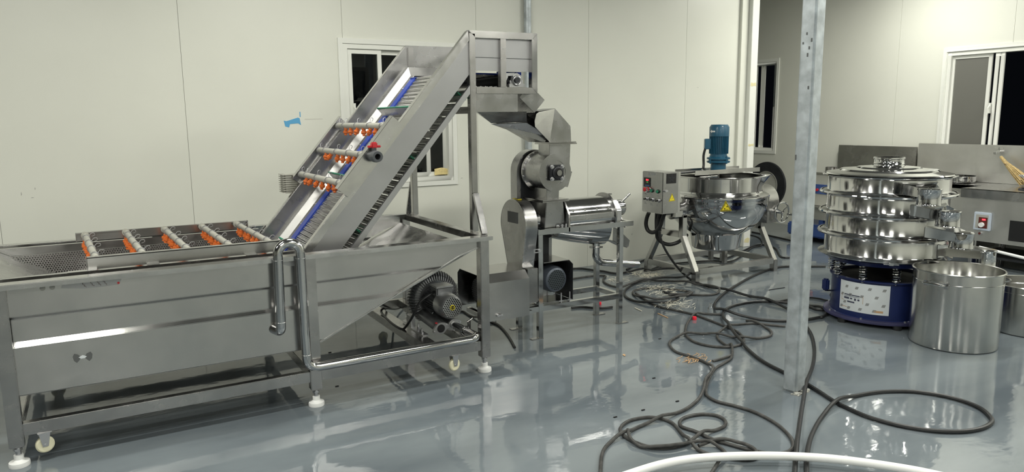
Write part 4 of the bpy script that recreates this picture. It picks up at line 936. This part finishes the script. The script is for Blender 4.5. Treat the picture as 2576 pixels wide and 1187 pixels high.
spm = MB().tube([V(.025*math.cos(t), .025*math.sin(t), .004+.106*t/(2*pi*5.5)) for t in [2*pi*5.5*k/104 for k in range(105)]], .0062, 6).cyl((0, 0, -.018), (0, 0, .012), .010, n=8).cyl((0, 0, .105), (0, 0, .122), .012, n=8).mesh('spring', 'polish')
for k in range(10): inst('spring', spm, sv, onS(.378, sc-.97+k*.628, .366))
ZS = [.536, .712, .880, 1.036, 1.186]
for i in range(4):
    z0, z1 = ZS[i]+.008, ZS[i+1]-.004
    fr_ = MB().lathe((sx, sy, 0), [(.492, z0-.006), (.494, z0), (.452, z0+.016), (.447, z0+.024), (.447, z1-.020), (.452, z1-.014), (.488, z1-.006), (.490, z1)], 96)
    fo = obj('deck', fr_, 'mirror_v', sv)
    if i: obj('clamp_ring', MB().lathe((sx, sy, 0), [(.486, z0-.018), (.503, z0-.014), (.506, z0-.004), (.500, z0+.006), (.486, z0+.008)], 96), 'polish', fo)
    obj('clamp_lug', MB().bar(onS(.50, sc+.12-i*.16, z0-.004), onS(.535, sc+.12-i*.16, z0-.004), .03, .02).cyl(onS(.525, sc+.02-i*.16, z0-.004), onS(.525, sc+.22-i*.16, z0-.004), .007, n=8), 'polish', fo)
li = obj('lid', MB().lathe((sx, sy, 0), [(.462, 1.180), (.470, 1.187), (.462, 1.196), (.365, 1.214), (.352, 1.225), (.24, 1.234), (.228, 1.242), (.12, 1.252)], 96), 'mirror', sv, smooth=9)
obj('lid_neck', MB().lathe((sx, sy, 0), [(.125, 1.248), (.112, 1.252), (.110, 1.262), (.115, 1.268), (.110, 1.276), (.110, 1.300), (.116, 1.306), (.116, 1.318), (.104, 1.318), (.104, 1.26), (0, 1.26)], 48), 'mirror', li)
for i, (deg, zb, zt, dist) in enumerate(((-120.3, 1.000, 1.118, .60), (-104.3, .838, .950, .60), (-88.3, .662, .780, .60), (-70., .50, .635, .70))):
    az = math.radians(deg); c = onS(dist, az, 0); u = V(math.cos(az), math.sin(az), 0); s_ = V(-u.y, u.x, 0)
    so = obj('spout', MB().lathe((c.x, c.y, 0), [(.080, zb), (.083, zb+.004), (.080, zb+.012), (.080, zt-.01), (.084, zt-.004), (.084, zt), (.075, zt), (.075, zb)], 32), 'mirror', sv)
    a0 = V(sx, sy, 0)+u*.415
    ch = MB().loft([[a0+s_*.17+V(0, 0, zt-.055), a0-s_*.17+V(0, 0, zt-.055), a0-s_*.17+V(0, 0, zt+.038), a0+s_*.17+V(0, 0, zt+.038)],
                    [a0+u*.06+s_*.12+V(0, 0, zt-.058), a0+u*.06-s_*.12+V(0, 0, zt-.058), a0+u*.06-s_*.12+V(0, 0, zt+.026), a0+u*.06+s_*.12+V(0, 0, zt+.026)],
                    [c+s_*.078+V(0, 0, zt-.06), c-s_*.078+V(0, 0, zt-.06), c-s_*.078+V(0, 0, zt+.006), c+s_*.078+V(0, 0, zt+.006)]])
    obj('spout_channel', ch, 'mirror', so, bevel=.004)
    obj('spout_cap', MB().lathe((c.x, c.y, 0), [(0, zt+.008), (.080, zt+.006), (.084, zt-.002)], 32), 'mirror', so)
# name plate wrapped on the drum
def azs(px, py, r):
    o = V(0, 0, CAMZ); d = ray(px, py); A = d.x**2+d.y**2; Bq = 2*(d.x*(o.x-sx)+d.y*(o.y-sy)); Cq = (o.x-sx)**2+(o.y-sy)**2-r*r
    disc = max(0, Bq*Bq-4*A*Cq); t = (-Bq-math.sqrt(disc))/(2*A); p = o+d*t; return math.atan2(p.y-sy, p.x-sx), p.z
aL, _ = azs(2113, 750, .374); aR, _ = azs(2237, 770, .374)
aL = sc+((aL-sc+pi) % (2*pi))-pi; aR = sc+((aR-sc+pi) % (2*pi))-pi
z_lo, z_hi = .10, .338
np_ = obj('nameplate', MB().lathe((sx, sy, 0), [(.3735, z_lo), (.3745, z_lo), (.3745, z_hi), (.3735, z_hi)], 20, a0=aL, a1=aR), 'paper', sv)
def print_on(name, rects, m, skew=0):
    q = MB()
    for (u0, u1, v0, v1) in rects:
        # u runs left to right as seen in the photo
        A = lambda u: aL+(aR-aL)*u
        zz = lambda v: z_hi+(z_lo-z_hi)*v
        n = max(1, int((u1-u0)/.06))
        for k in range(n):
            ua, ub = u0+(u1-u0)*k/n, u0+(u1-u0)*(k+1)/n
            q.add([onS(.3752, A(ua), zz(v1)), onS(.3752, A(ub), zz(v1)), onS(.3752, A(ub+skew), zz(v0)), onS(.3752, A(ua+skew), zz(v0))], [(0, 1, 2, 3)])
    return obj(name, q, m, np_, smooth=0, stuff=True)
gl = [(u, u+.06, v, v+.09) for u, v in ((.13, .14), (.35, .14), (.60, .12), (.86, .12), (.03, .42), (.22, .40), (.46, .40), (.73, .38), (.10, .68), (.57, .64), (.86, .64), (.02, .84), (.20, .86), (.44, .84), (.70, .84))]
print_on('print_marks', gl, 'grey_print', .02)
print_on('print_lines', [(.12, .46, .44, .475), (.12, .24, .545, .61), (.26, .31, .55, .60), (.35, .39, .55, .63), (.42, .46, .56, .62), (.20, .36, .67, .72), (.12, .46, .50, .515)], 'ink')
print_on('print_frame', [(.055, .062, .46, .66), (.52, .528, .46, .70), (.055, .12, .655, .67), (.74, .90, .86, .93), (.09, .20, .88, .90)], 'card')
# switch box and its lead at the left of the sieve
pb = azs(2090, 712, .40)[0]; bcn = onS(.44, pb, .30)
swb = obj('switch_box', MB().box(bcn.x-.022, bcn.x+.022, bcn.y-.028, bcn.y+.028, .22, .32), 'blue_sieve', sv, bevel=.012)
SL = lambda x, y, z: G(1960+x/4.944, 560+y/4.944, z)
obj('lead', MB().tube(spline([V(bcn.x, bcn.y, .22), SL(690, 850, .10), SL(640, 890, .06), SL(655, 960, .02), SL(600, 968, .010), SL(500, 945, .010), SL(370, 932, .010), SL(200, 940, .01), SL(20, 975, .01)], 6), .008, 8), 'rubber', swb)
# ------------------------------------------------------------------ stock pots
def stock_pot(name, label, c, r, h, loops, m='pot_steel', wall=.004):
    t = thing(name, label, 'pot', (c[0], c[1], 0), None)
    obj('body', MB().lathe((c[0], c[1], 0), [(0, .003), (r-.02, .0), (r-.006, .006), (r-.002, .02), (r, h*.86), (r+.002, h*.865), (r, h*.87), (r, h-.006), (r+.008, h-.004), (r+.009, h), (r+.004, h+.005), (r-wall, h+.003), (r-wall, h*.85), (r-wall-.003, h*.84), (r-wall, .03), (r-.03, .012), (0, .012)], 96), m, t)
    for az, zz in loops:
        u = V(math.cos(az), math.sin(az), 0); s_ = V(-u.y, u.x, 0); b0 = V(c[0], c[1], zz)+u*r
        pts = fillet([b0+s_*.07, b0+s_*.075+u*.05+V(0, 0, .012), b0-s_*.075+u*.05+V(0, 0, .012), b0-s_*.07], .025)
        ho = obj('handle', MB().tube(pts, .0075, 10), 'polish', t)
        for sg in (-1, 1): obj('handle_plate', MB().bar(b0+s_*.07*sg-V(0, 0, .02)-u*.003, b0+s_*.07*sg+V(0, 0, .02)-u*.003, .03, .006, u), 'polish', ho)
    return t
pc0 = (5.34, 2.83)
camr = math.atan2(-math.cos(YAW), math.sin(YAW))
stock_pot('stock_pot', 'tall wide stainless stock pot on the floor in front of the sieve', pc0, .286, .552, [(camr+pi+.55, .47), (camr-.02, .47)])
stock_pot('stock_pot', 'low stainless pot standing half behind the tall stock pot', (6.15, 2.70), .27, .37, [(camr-1.05, .32), (camr+2.2, .32)])
# ------------------------------------------------------------------ cooking line along the right wall
rg = thing('wok_range', 'stainless steel wok range with a lit control panel behind the pots', 'range', (8.7, 3.8, 0))
RX = 8.25
obj('body', MB().box(RX+.015, 9.10, 2.9, 4.395, .29, .76), 'steel_soft', rg)
obj('worktop', MB().box(RX, 9.12, 2.88, 4.42, .842, .852).box(RX, RX+.012, 2.88, 4.42, .752, .852).box(RX, 9.12, 4.408, 4.42, .752, .852), 'steel_bright', rg, bevel=.003)
obj('backsplash', MB().box(9.12, 9.15, 2.88, 5.455, .852, 1.295), 'steel_soft', rg, bevel=.004)
for y in (3.0, 4.3):
    for x in (RX+.08, 9.0): obj('leg', MB().cyl((x, y, 0), (x, y, .29), .025, n=14), 'steel_tube', rg)
obj('under_shelf', MB().box(RX+.10, 9.05, 2.95, 4.35, .10, .125), 'dark_steel', rg)
obj('rail', MB().cyl((RX-.05, 4.15, .235), (RX-.05, 2.9, .10), .016, n=12), 'white_plastic', rg)
bz0 = obj('control_panel', MB().box(RX-.012, RX+.015, 4.083, 4.255, .412, .608), 'bezel', rg, bevel=.006)
obj('panel_recess', MB().box(RX-.0135, RX-.012, 4.105, 4.232, .437, .582), 'smudge', bz0)
obj('panel_face', MB().box(RX-.0165, RX-.0135, 4.112, 4.20, .438, .555), 'dark_red', bz0)
obj('led', MB().box(RX-.0185, RX-.0165, 4.13, 4.165, .524, .540), 'led_red', bz0)
obj('knob', MB().cyl((RX-.016, 4.163, .475), (RX-.04, 4.163, .475), .026, n=24), 'white_plastic', bz0)
obj('pilot_lamp', MB().cyl((RX+.015, 4.185, .377), (RX-.004, 4.185, .377), .018, n=16), 'zinc', rg)
obj('pilot_lens', MB().cyl((RX-.004, 4.185, .377), (RX-.010, 4.185, .377), .012, n=16), 'dark_red', rg)
obj('oven_window', MB().box(RX+.010, RX+.016, 3.1, 3.905, .335, .55), 'black', rg, bevel=.002)
obj('burner_grate', MB().torus((8.62, 3.75, .857), .24, .012, 'Z', 36, 6).torus((8.62, 3.75, .857), .14, .01, 'Z', 30, 6).bar((8.38, 3.75, .857), (8.86, 3.75, .857), .015, .012).bar((8.62, 3.5, .857), (8.62, 4.0, .857), .015, .012), 'dark_steel', rg)
sct = thing('side_counter', 'narrow stainless counter between wok range and blue trimmed cabinet', 'counter', (8.9, 4.95, 0))
obj('body', MB().box(8.70, 9.10, 4.44, 5.455, .12, .76), 'steel_soft', sct)
obj('worktop', MB().box(8.68, 9.118, 4.43, 5.46, .80, .85).box(8.68, 8.69, 4.43, 5.46, .755, .85), 'steel_bright', sct, bevel=.003)
for y in (4.5, 5.4):
    for x in (8.75, 9.05): obj('leg', MB().cyl((x, y, 0), (x, y, .12), .022, n=12), 'steel_tube', sct)
def pan(label, c, r, h, m='mirror'):
    t = thing('cooking_pan', label, 'pan', c)
    obj('body', MB().lathe(c, [(0, .002), (r*.9, .002), (r, .02), (r, h), (r+.008, h+.004), (r-.003, h+.004), (r-.004, .02), (0, .012)], 48), m, t); return t
pan('shallow stainless pan on the narrow counter in front of the steel backsplash', (8.92, 4.83, .852), .19, .075)
wk = thing('wok', 'wide grey wok resting on the burner of the range at the right edge', 'wok', (8.62, 3.62, .868))
obj('body', MB().lathe((8.62, 3.62, .868), [(0, 0), (.10, .004), (.22, .04), (.30, .095), (.305, .10), (.296, .10), (.21, .05), (.09, .012), (0, .01)], 48), 'cast_light', wk)
obj('handle', MB().tube([V(8.62, 3.9, .97), V(8.60, 3.98, 1.0), V(8.56, 4.0, 1.0), V(8.52, 3.90, .97)], .008, 8), 'cast_light', wk)
# swivel tap on the backsplash and the straw brush hung from it
HB = lambda x, y, X: PL(2040+x/4.565, 360+y/4.565, 0, X)
tp = thing('swivel_tap', 'small chrome tap on the steel backsplash above the range', 'tap', HB(2185, 100, 9.12))
c = HB(2185, 95, 9.09); obj('body', MB().cyl((9.12, c.y, c.z), (9.03, c.y, c.z), .018, n=14).cyl((9.05, c.y, c.z-.02), (9.05, c.y, c.z+.05), .012, n=12), 'mirror', tp)
obj('lever', MB().bar((9.05, c.y+.05, c.z+.045), (9.05, c.y-.04, c.z+.04), .02, .014).lathe((9.05, c.y+.04, c.z-.02), [(0, -.02), (.02, -.012), (.02, .012), (0, .02)], 12), 'mirror', tp)
b0, b1, b2 = HB(2180, 155, 9.02), HB(2250, 240, 9.0), HB(2440, 430, 8.97)
bs = thing('straw_brush', 'bound straw wok brush leaning below the tap on the backsplash', 'brush', b2)
obj('handle', MB().tube([b0, b0+(b1-b0)*.5, b1], [.016, .02, .024], 14), 'brush', bs)
brm = MB()
for k in range(130):
    a, rr_ = random.uniform(0, 2*pi), random.uniform(0, 1)**.5
    d = (b2-b1).normalized(); s1 = d.cross(V(1, 0, 0)).normalized(); s2 = d.cross(s1); o1 = (s1*math.cos(a)+s2*math.sin(a))*rr_
    brm.tube([b1+o1*.02, b1+(b2-b1)*.5+o1*.042, b2+o1*.06+d*random.uniform(-.02, .04)], .0055, 5)
obj('bristles', brm, 'brush', bs, stuff=True)
obj('binding', MB().torus(V(0, 0, 0), .024, .004, 'Z', 16, 6).xform(lambda v: tuple(b1+v)), 'brown', bs)
cb = thing('prep_cabinet', 'pale steel cabinet with a blue strip and red lamp between post and sieve', 'cabinet', (8.6, 6.1, 0))
CX = 8.2
obj('body', MB().box(CX, 9.0, 5.50, 6.24, .30, .90), 'beige', cb, bevel=.004)
obj('top', MB().box(CX-.02, 9.1, 5.48, 6.28, .90, .925), 'steel', cb, bevel=.004)
obj('backsplash', MB().box(9.12, 9.15, 5.475, 6.60, .70, 1.245), 'steel_tube', cb, bevel=.003)
obj('blue_strip', MB().box(CX-.012, CX, 5.50, 6.24, .645, .768), 'plate_blue', cb)
lz = PL(2058, 477, 0, CX); obj('lamp', MB().cyl((CX-.012, lz.y, lz.z), (CX-.03, lz.y, lz.z), .018, n=14), 'red', cb)
sm = MB().box(CX-.16, CX, 5.60, 6.26, .485, .495); dv = obj('vent_shelf', sm, 'steel_bright', cb)
for k in range(12):
    for j in range(2): obj('slot', MB().box(CX-.06-j*.05, CX-.035-j*.05, 5.64+k*.05, 5.675+k*.05, .495, .4965), 'black', dv)
for y in (5.58, 6.14): obj('leg', MB().box(CX+.01, CX+.07, y-.03, y+.03, .05, .46), 'plate_blue', cb)
obj('base', MB().box(CX-.08, 8.95, 5.55, 6.60, .07, .24), 'plate_blue', cb, bevel=.02)
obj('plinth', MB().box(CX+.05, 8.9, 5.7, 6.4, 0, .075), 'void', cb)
rgm = MB()
for k in range(7):
    a = V(8.42+random.uniform(-.1, .12), 5.70+k*.045, .950); rgm.tube(spline([a+V(random.uniform(-.04, .04), random.uniform(-.09, .09), random.uniform(-.004, .03)) for _ in range(5)], 5), .02, 8)
tag(obj('crumpled_rag', rgm, 'rag'), 'crumpled brown rag on top of the pale cabinet', 'rag')
tag(obj('metal_tin', MB().lathe((8.40, 6.17, .9255), [(0, 0), (.07, 0), (.07, .06), (.066, .06), (.066, .006), (0, .006)], 28), 'steel_tube'), 'short open metal tin beside the brown rag on the cabinet', 'tin')
# folded cloth on the sill of the back window
cm = MB()
for k in range(5):
    cm.tube(spline([V(2.92, 6.60, 1.122+k*.010), V(2.99, 6.585, 1.126+k*.012), V(3.05, 6.595, 1.125+k*.009), V(3.055, 6.60, 1.13+k*.009)], 5), [.011]*16, 8)
tag(obj('folded_cloth', cm, 'cloth'), 'folded yellow cloth on the sill of the back window', 'cloth')
# ------------------------------------------------------------------ cables on the floor
laid = {}
def lay(pts, r):
    """drop a floor path so that it rides over cables already laid (and over itself)"""
    pts = spline(pts, 7); res = []; fresh = []
    dense = []
    for a, b in zip(pts, pts[1:]):
        n = max(1, int((b-a).length/.02))
        for k in range(n): dense.append(a+(b-a)*(k/n))
    dense.append(pts[-1]); zs = []
    for i, p in enumerate(dense):
        z = max(r+.0005, p.z); gx, gy = int(p.x/.05), int(p.y/.05)
        for ix in (-1, 0, 1):
            for iy in (-1, 0, 1):
                for (q, rq, idx, own) in laid.get((gx+ix, gy+iy), ()):
                    if q.z > .10 or (own is dense and i-idx < 14): continue
                    if math.hypot(p.x-q.x, p.y-q.y) < (r+rq)*1.02: z = max(z, q.z+rq+r)
        zs.append(z); laid.setdefault((gx, gy), []).append((V(p.x, p.y, z), r, i, dense))
    base = [max(p.z, r+.0003) for p in dense]; up = [z-q for z, q in zip(zs, base)]
    for i in range(1, len(up)): up[i] = max(up[i], up[i-1]-.0035)
    for i in range(len(up)-2, -1, -1): up[i] = max(up[i], up[i+1]-.0035)
    for _ in range(3): up = [up[0]]+[(up[i-1]+2*up[i]+up[i+1])/4 for i in range(1, len(up)-1)]+[up[-1]]
    zs = [q+u for q, u in zip(base, up)]
    keep = [i for i in range(len(dense)) if i % 2 == 0 or i == len(dense)-1]
    return [V(dense[i].x, dense[i].y, zs[i]) for i in keep]
def cable(label, pts, r, m, group=None, n=8):
    return tag(obj('floor_cable', MB().tube(lay(pts, r), r, n), m), label, 'cable', group)
c7 = lambda L_, r=.01: [G(1480+x/2.022, 600+y/2.022, r) for x, y in L_]
c8 = lambda L_, r=.01: [G(1420+x/4.565, 600+y/4.565, r) for x, y in L_]
c9 = lambda L_, r=.01: [G(1660+x/4.945, 640+y/4.945, r) for x, y in L_]
cC = lambda L_, r=.01: [G(1460+x/2.24, 600+y/2.24, r) for x, y in L_]
cA = lambda L_, r=.01: [G(1500+x/3.421, 840+y/3.421, r) for x, y in L_]
cB = lambda L_, r=.01: [G(1980+x/3.629, 860+y/3.629, r) for x, y in L_]
c5 = lambda L_, r=.01: [G(1560+x/2.473, 280+y/2.473, r) for x, y in L_]
# thin worn cable, nearest heap
cable('worn grey cable heaped in loops on the floor nearest the camera',
      c9([(-300, 480), (-150, 580), (0, 650), (180, 690), (420, 745), (600, 810), (780, 880), (940, 945), (1020, 1010), (1045, 1080), (1000, 1120), (860, 1150), (640, 1140), (440, 1090), (330, 1010), (320, 930), (350, 840), (420, 765), (520, 738), (640, 742), (760, 745)]), .0095, 'dusty_cable')
cable('worn grey cable twisting past the paper scraps to the front edge of the picture',
      c9([(1560, 893), (1400, 880), (1180, 855), (960, 875), (830, 915), (730, 970), (715, 1030), (770, 1090), (840, 1135)]) +
      cA([(1165, 110), (1165, 200), (1090, 255), (1020, 300), (965, 395), (945, 470), (955, 530), (1040, 580), (1200, 620), (1370, 675), (1540, 765), (1650, 860), (1695, 940), (1670, 1000), (1560, 1030), (1380, 1010), (1150, 950), (1000, 905), (860, 840), (740, 800), (718, 755), (770, 715), (900, 690), (1030, 700), (1105, 740), (1105, 790), (1030, 825), (930, 855), (800, 930), (640, 975), (460, 970), (300, 915), (215, 850), (215, 795), (300, 740), (450, 715), (570, 730), (660, 770), (730, 850), (790, 920), (860, 985), (960, 1030), (1120, 1065), (1270, 1080), (1370, 1070), (1385, 1040), (1330, 1000), (1210, 950), (1040, 930), (880, 960)]), .0092, 'dusty_cable')
cable('worn grey cable looping in the middle of the floor and running off the lower left',
      cC([(935, 462), (985, 478), (1040, 498), (1075, 523), (1068, 548), (1000, 562), (920, 565), (840, 555), (740, 541), (640, 537), (560, 550), (510, 575), (504, 602), (540, 638)]) + cA([(820, 195), (930, 240), (1000, 290), (990, 350), (940, 410), (925, 490), (880, 560), (780, 640), (650, 695), (510, 745), (360, 800), (270, 850), (150, 910), (75, 980), (45, 1060), (35, 1187), (30, 1260)]), .0095, 'dusty_cable')
cable('worn grey cable crossing the near heap and running under the white hose',
      cA([(270, 850), (300, 930), (420, 980), (600, 990), (800, 960), (960, 945), (1060, 975), (1120, 1035), (1090, 1060), (1000, 1180), (960, 1250)]), .0088, 'dusty_cable')
# thick rubber cables
cable('thick black cable running from behind the post to a wide loop at lower right',
      c9([(2300, 690), (1980, 690), (1850, 650), (1570, 600), (1400, 588), (1200, 590), (1040, 610), (900, 645), (820, 690), (785, 750), (795, 820), (850, 910), (930, 1010), (1030, 1120)]) +
      cA([(1290, 120), (1380, 200), (1480, 265), (1610, 330), (1720, 390)]) +
      cB([(170, 380), (300, 460), (430, 545), (560, 610), (720, 680), (900, 735), (1100, 780), (1350, 815), (1600, 820), (1780, 790), (1868, 735), (1850, 680), (1760, 605), (1600, 540), (1400, 490), (1150, 455), (900, 455), (700, 480), (540, 525), (400, 600), (300, 710), (225, 850), (190, 980), (178, 1120), (180, 1240)]), .0118, 'rubber')
cable('thick black cable from behind the kettle looping round past the post',
      c9([(2060, 150), (1600, 150), (1430, 170), (1250, 230), (1080, 310), (930, 400), (820, 470), (730, 550), (680, 620), (690, 690), (760, 730), (950, 780), (1250, 815), (1560, 830), (1840, 810), (1975, 785)]) +
      c7([(1190, 400), (1212, 378), (1170, 355), (1120, 342)]), .0118, 'rubber')
kp = [(385, 400), (420, 560), (480, 700), (560, 830), (640, 945), (720, 1040), (800, 1120), (880, 1187)]
ke = G(1600+880/6.594, 520+1187/6.594, .013); kb = []
for k, (x, y) in enumerate(kp):
    t = k/(len(kp)-1); kb.append(PL(1600+x/6.594, 520+y/6.594, 1, 5.50*(1-t)+ke.y*t))
cable('thick black cable hanging from the control box and running to the front along the post',
      kb + c9([(460, 350), (650, 420), (900, 475), (1150, 530), (1350, 590), (1570, 670), (1750, 760)]) +
      c7([(1100, 435), (1135, 490), (1150, 560), (1145, 630), (1125, 700), (1105, 760), (1092, 830), (1075, 940), (1060, 1060), (1050, 1187), (1045, 1260)]), .0118, 'rubber')
# coils by the kettle
cable('black cable coiled in flat rings on the floor left of the kettle',
      c8([(-140, 350), (80, 345), (200, 345), (330, 362), (460, 378), (540, 395), (620, 400), (760, 380), (900, 370), (1000, 420), (1120, 430), (1300, 455), (1440, 495), (1340, 520), (1150, 495), (980, 490), (860, 500), (760, 545), (690, 610), (720, 680), (880, 735), (1080, 745), (1250, 720), (1310, 690), (1270, 650), (1200, 615)]), .0105, 'rubber')
cable('dusty black cable wound in two rings among the straw left of the kettle',
      c8([(90, 462), (250, 438), (380, 425), (470, 430), (445, 470), (470, 510), (560, 548), (680, 560), (790, 530), (900, 490), (1060, 482), (1260, 492), (1420, 515), (1560, 545), (1700, 570), (1780, 600), (1740, 635), (1600, 650), (1400, 640)]), .0100, 'dusty_cable')
cable('dusty black cable ring lying flat on the straw scraps',
      c8([(1470, 640), (1390, 668), (1180, 692), (980, 695), (840, 670), (785, 625), (820, 590), (930, 570), (1120, 575), (1330, 592), (1450, 622), (1380, 655), (1200, 660)]), .0100, 'dusty_cable')
cable('black cable running along the wall under the kettle frame',
      c5([(40, 985), (110, 940), (220, 905), (320, 885), (420, 872), (500, 890), (560, 905), (650, 915), (760, 870), (860, 830), (960, 850), (1000, 905), (1060, 910)]), .0105, 'rubber')
cable('thin black cable lying back under the kettle beside the wall',
      c5([(150, 1000), (260, 960), (400, 940), (560, 930), (700, 930), (820, 850), (880, 835), (870, 790), (800, 768), (720, 770)]), .0085, 'rubber')
cable('black cable on the floor between kettle and pale cabinet',
      c5([(820, 752), (900, 768), (1000, 790), (1080, 808), (1140, 815)]), .012, 'rubber')
cable('black cable stub lying under the juicer frame',
      c8([(80, 795), (200, 785), (330, 795), (450, 798), (550, 785)]), .0095, 'rubber')
cable('black cable curving across the floor beside the right tank foot',
      [G(1150+x/4.567, 620+y/4.567, .008) for x, y in ((250, 830), (330, 842), (400, 870), (480, 905), (550, 975), (610, 1060), (665, 1160))], .0085, 'rubber')
cable('thin black cable between the ring blower and the juicer motor',
      [G(1140+x/5.933, 640+y/5.933, .008) for x, y in ((60, 860), (150, 850), (240, 905), (330, 945), (430, 980), (560, 998), (640, 985))], .008, 'rubber')
tag(obj('cable_end', MB().cyl(c8([(1130, 610)], .03)[0], c8([(1270, 655)], .012)[0], .012, n=12), 'rubber'), 'cut black hose end lying inside the flat cable ring', 'hose')
# white hose in front
wh = [G(x, y, .021) for x, y in ((1560, 1215), (1660, 1183), (1760, 1166), (1900, 1160), (2040, 1164), (2160, 1176), (2300, 1198), (2420, 1225))]
tag(obj('white_hose', MB().tube([p+V(0, 0, .028) for p in spline(wh, 8)], .020, 16), 'white_plastic'), 'white plastic hose curving over the cables at the bottom edge', 'hose')
# ------------------------------------------------------------------ litter
st = MB()
for cx_, cy_, sp_r, n in ((1640, 694, .07, 70), (1622, 698, .08, 50), (1648, 728, .13, 80), (1690, 769, .10, 60), (1545, 706, .08, 36), (1672, 740, .10, 50), (1600, 692, .08, 40), (1720, 776, .09, 16)):
    o = G(cx_, cy_)
    for k in range(n):
        a = o+V(random.gauss(0, sp_r*.8), random.gauss(0, sp_r*.55), random.uniform(.004, .03)); t = random.gauss(-.1, .7); l = random.uniform(.015, .10)
        b = a+V(math.cos(t)*l, math.sin(t)*l, random.uniform(-.008, .01)); b.z = max(b.z, .003)
        st.bar(a, b, random.uniform(.0012, .0045), .001)
tag(obj('packing_straw', st, 'straw', smooth=0), 'white packing straw scattered between the cable coils', 'straw')['kind'] = 'stuff'
for lab, x, y in (('small red cap under the rear leg of the juicer', 1508, 766), ('small red cap beside the cable in the middle of the floor', 1747, 804)):
    p = G(x, y); tag(obj('red_cap', MB().lathe((p.x, p.y, 0), [(0, 0), (.016, 0), (.018, .006), (.016, .026), (0, .028)], 16), 'red_cap'), lab, 'cap')
p = G(1787, 792)
tag(obj('clear_bottle', MB().lathe((p.x, p.y, 0), [(0, .001), (.022, .001), (.024, .01), (.022, .06), (.011, .075), (.011, .09), (.014, .092), (.014, .10), (.0, .10)], 24), 'clear'), 'small clear plastic bottle standing among the cables', 'bottle')
for lab, ps, m in (('thin brown stick on the floor in front of the kettle', ((1655, 788), (1680, 799)), 'card'), ('pale splinter on the floor right of the juicer leg', ((1597, 774), (1614, 782)), 'straw'), ('dark metal strip lying in front of the kettle', ((1934, 729), (1974, 723)), 'dark_steel')):
    q = [G(x, y, .004) for x, y in ps]; tag(obj('splinter', MB().bar(q[0], q[1], .008, .005), m), lab, 'splinter')
sp3 = MB()
for k in range(26):
    o = G(1500+random.uniform(690, 960)/3.421, 840+random.uniform(185, 255)/3.421, .004)
    t = random.uniform(-.5, .9); sp3.tube(spline([o, o+V(.03*math.cos(t), .03*math.sin(t), .008), o+V(.06*math.cos(t+.6), .06*math.sin(t+.6), .003)], 3), .0022, 5)
tag(obj('paper_shreds', sp3, 'card'), 'tan paper shreds caught under the worn cable', 'litter')['kind'] = 'stuff'
tag(obj('paper_scrap', MB().plate([G(1569, 890, .002), G(1574, 893, .004), G(1572, 896, .002), G(1566, 893, .002)], (0, 0, .002)), 'card', smooth=0), 'single tan scrap on the bare floor below the juicer', 'scrap')
tp_ = MB().tube(spline([G(1793, 908, .008), G(1815, 902, .010), G(1838, 894, .012)], 4), .009, 8)
tag(obj('tape_twist', tp_, 'dusty_cable'), 'twisted bit of black tape beside the tan paper shreds', 'tape')
crm = [(830, 886), (848, 971), (1548, 1049), (1704, 1009), (1645, 951), (1660, 852), (1618, 1031)]
for i, (x, y) in enumerate(crm):
    q = G(x, y, .002); cmb = MB().box(q.x-.012, q.x+.012, q.y-.005, q.y+.006, 0, .005)
    tag(obj('crumb', cmb, 'black', bevel=.002), 'tiny black crumb lying on the glossy floor', 'crumb', 'black crumbs on the floor')
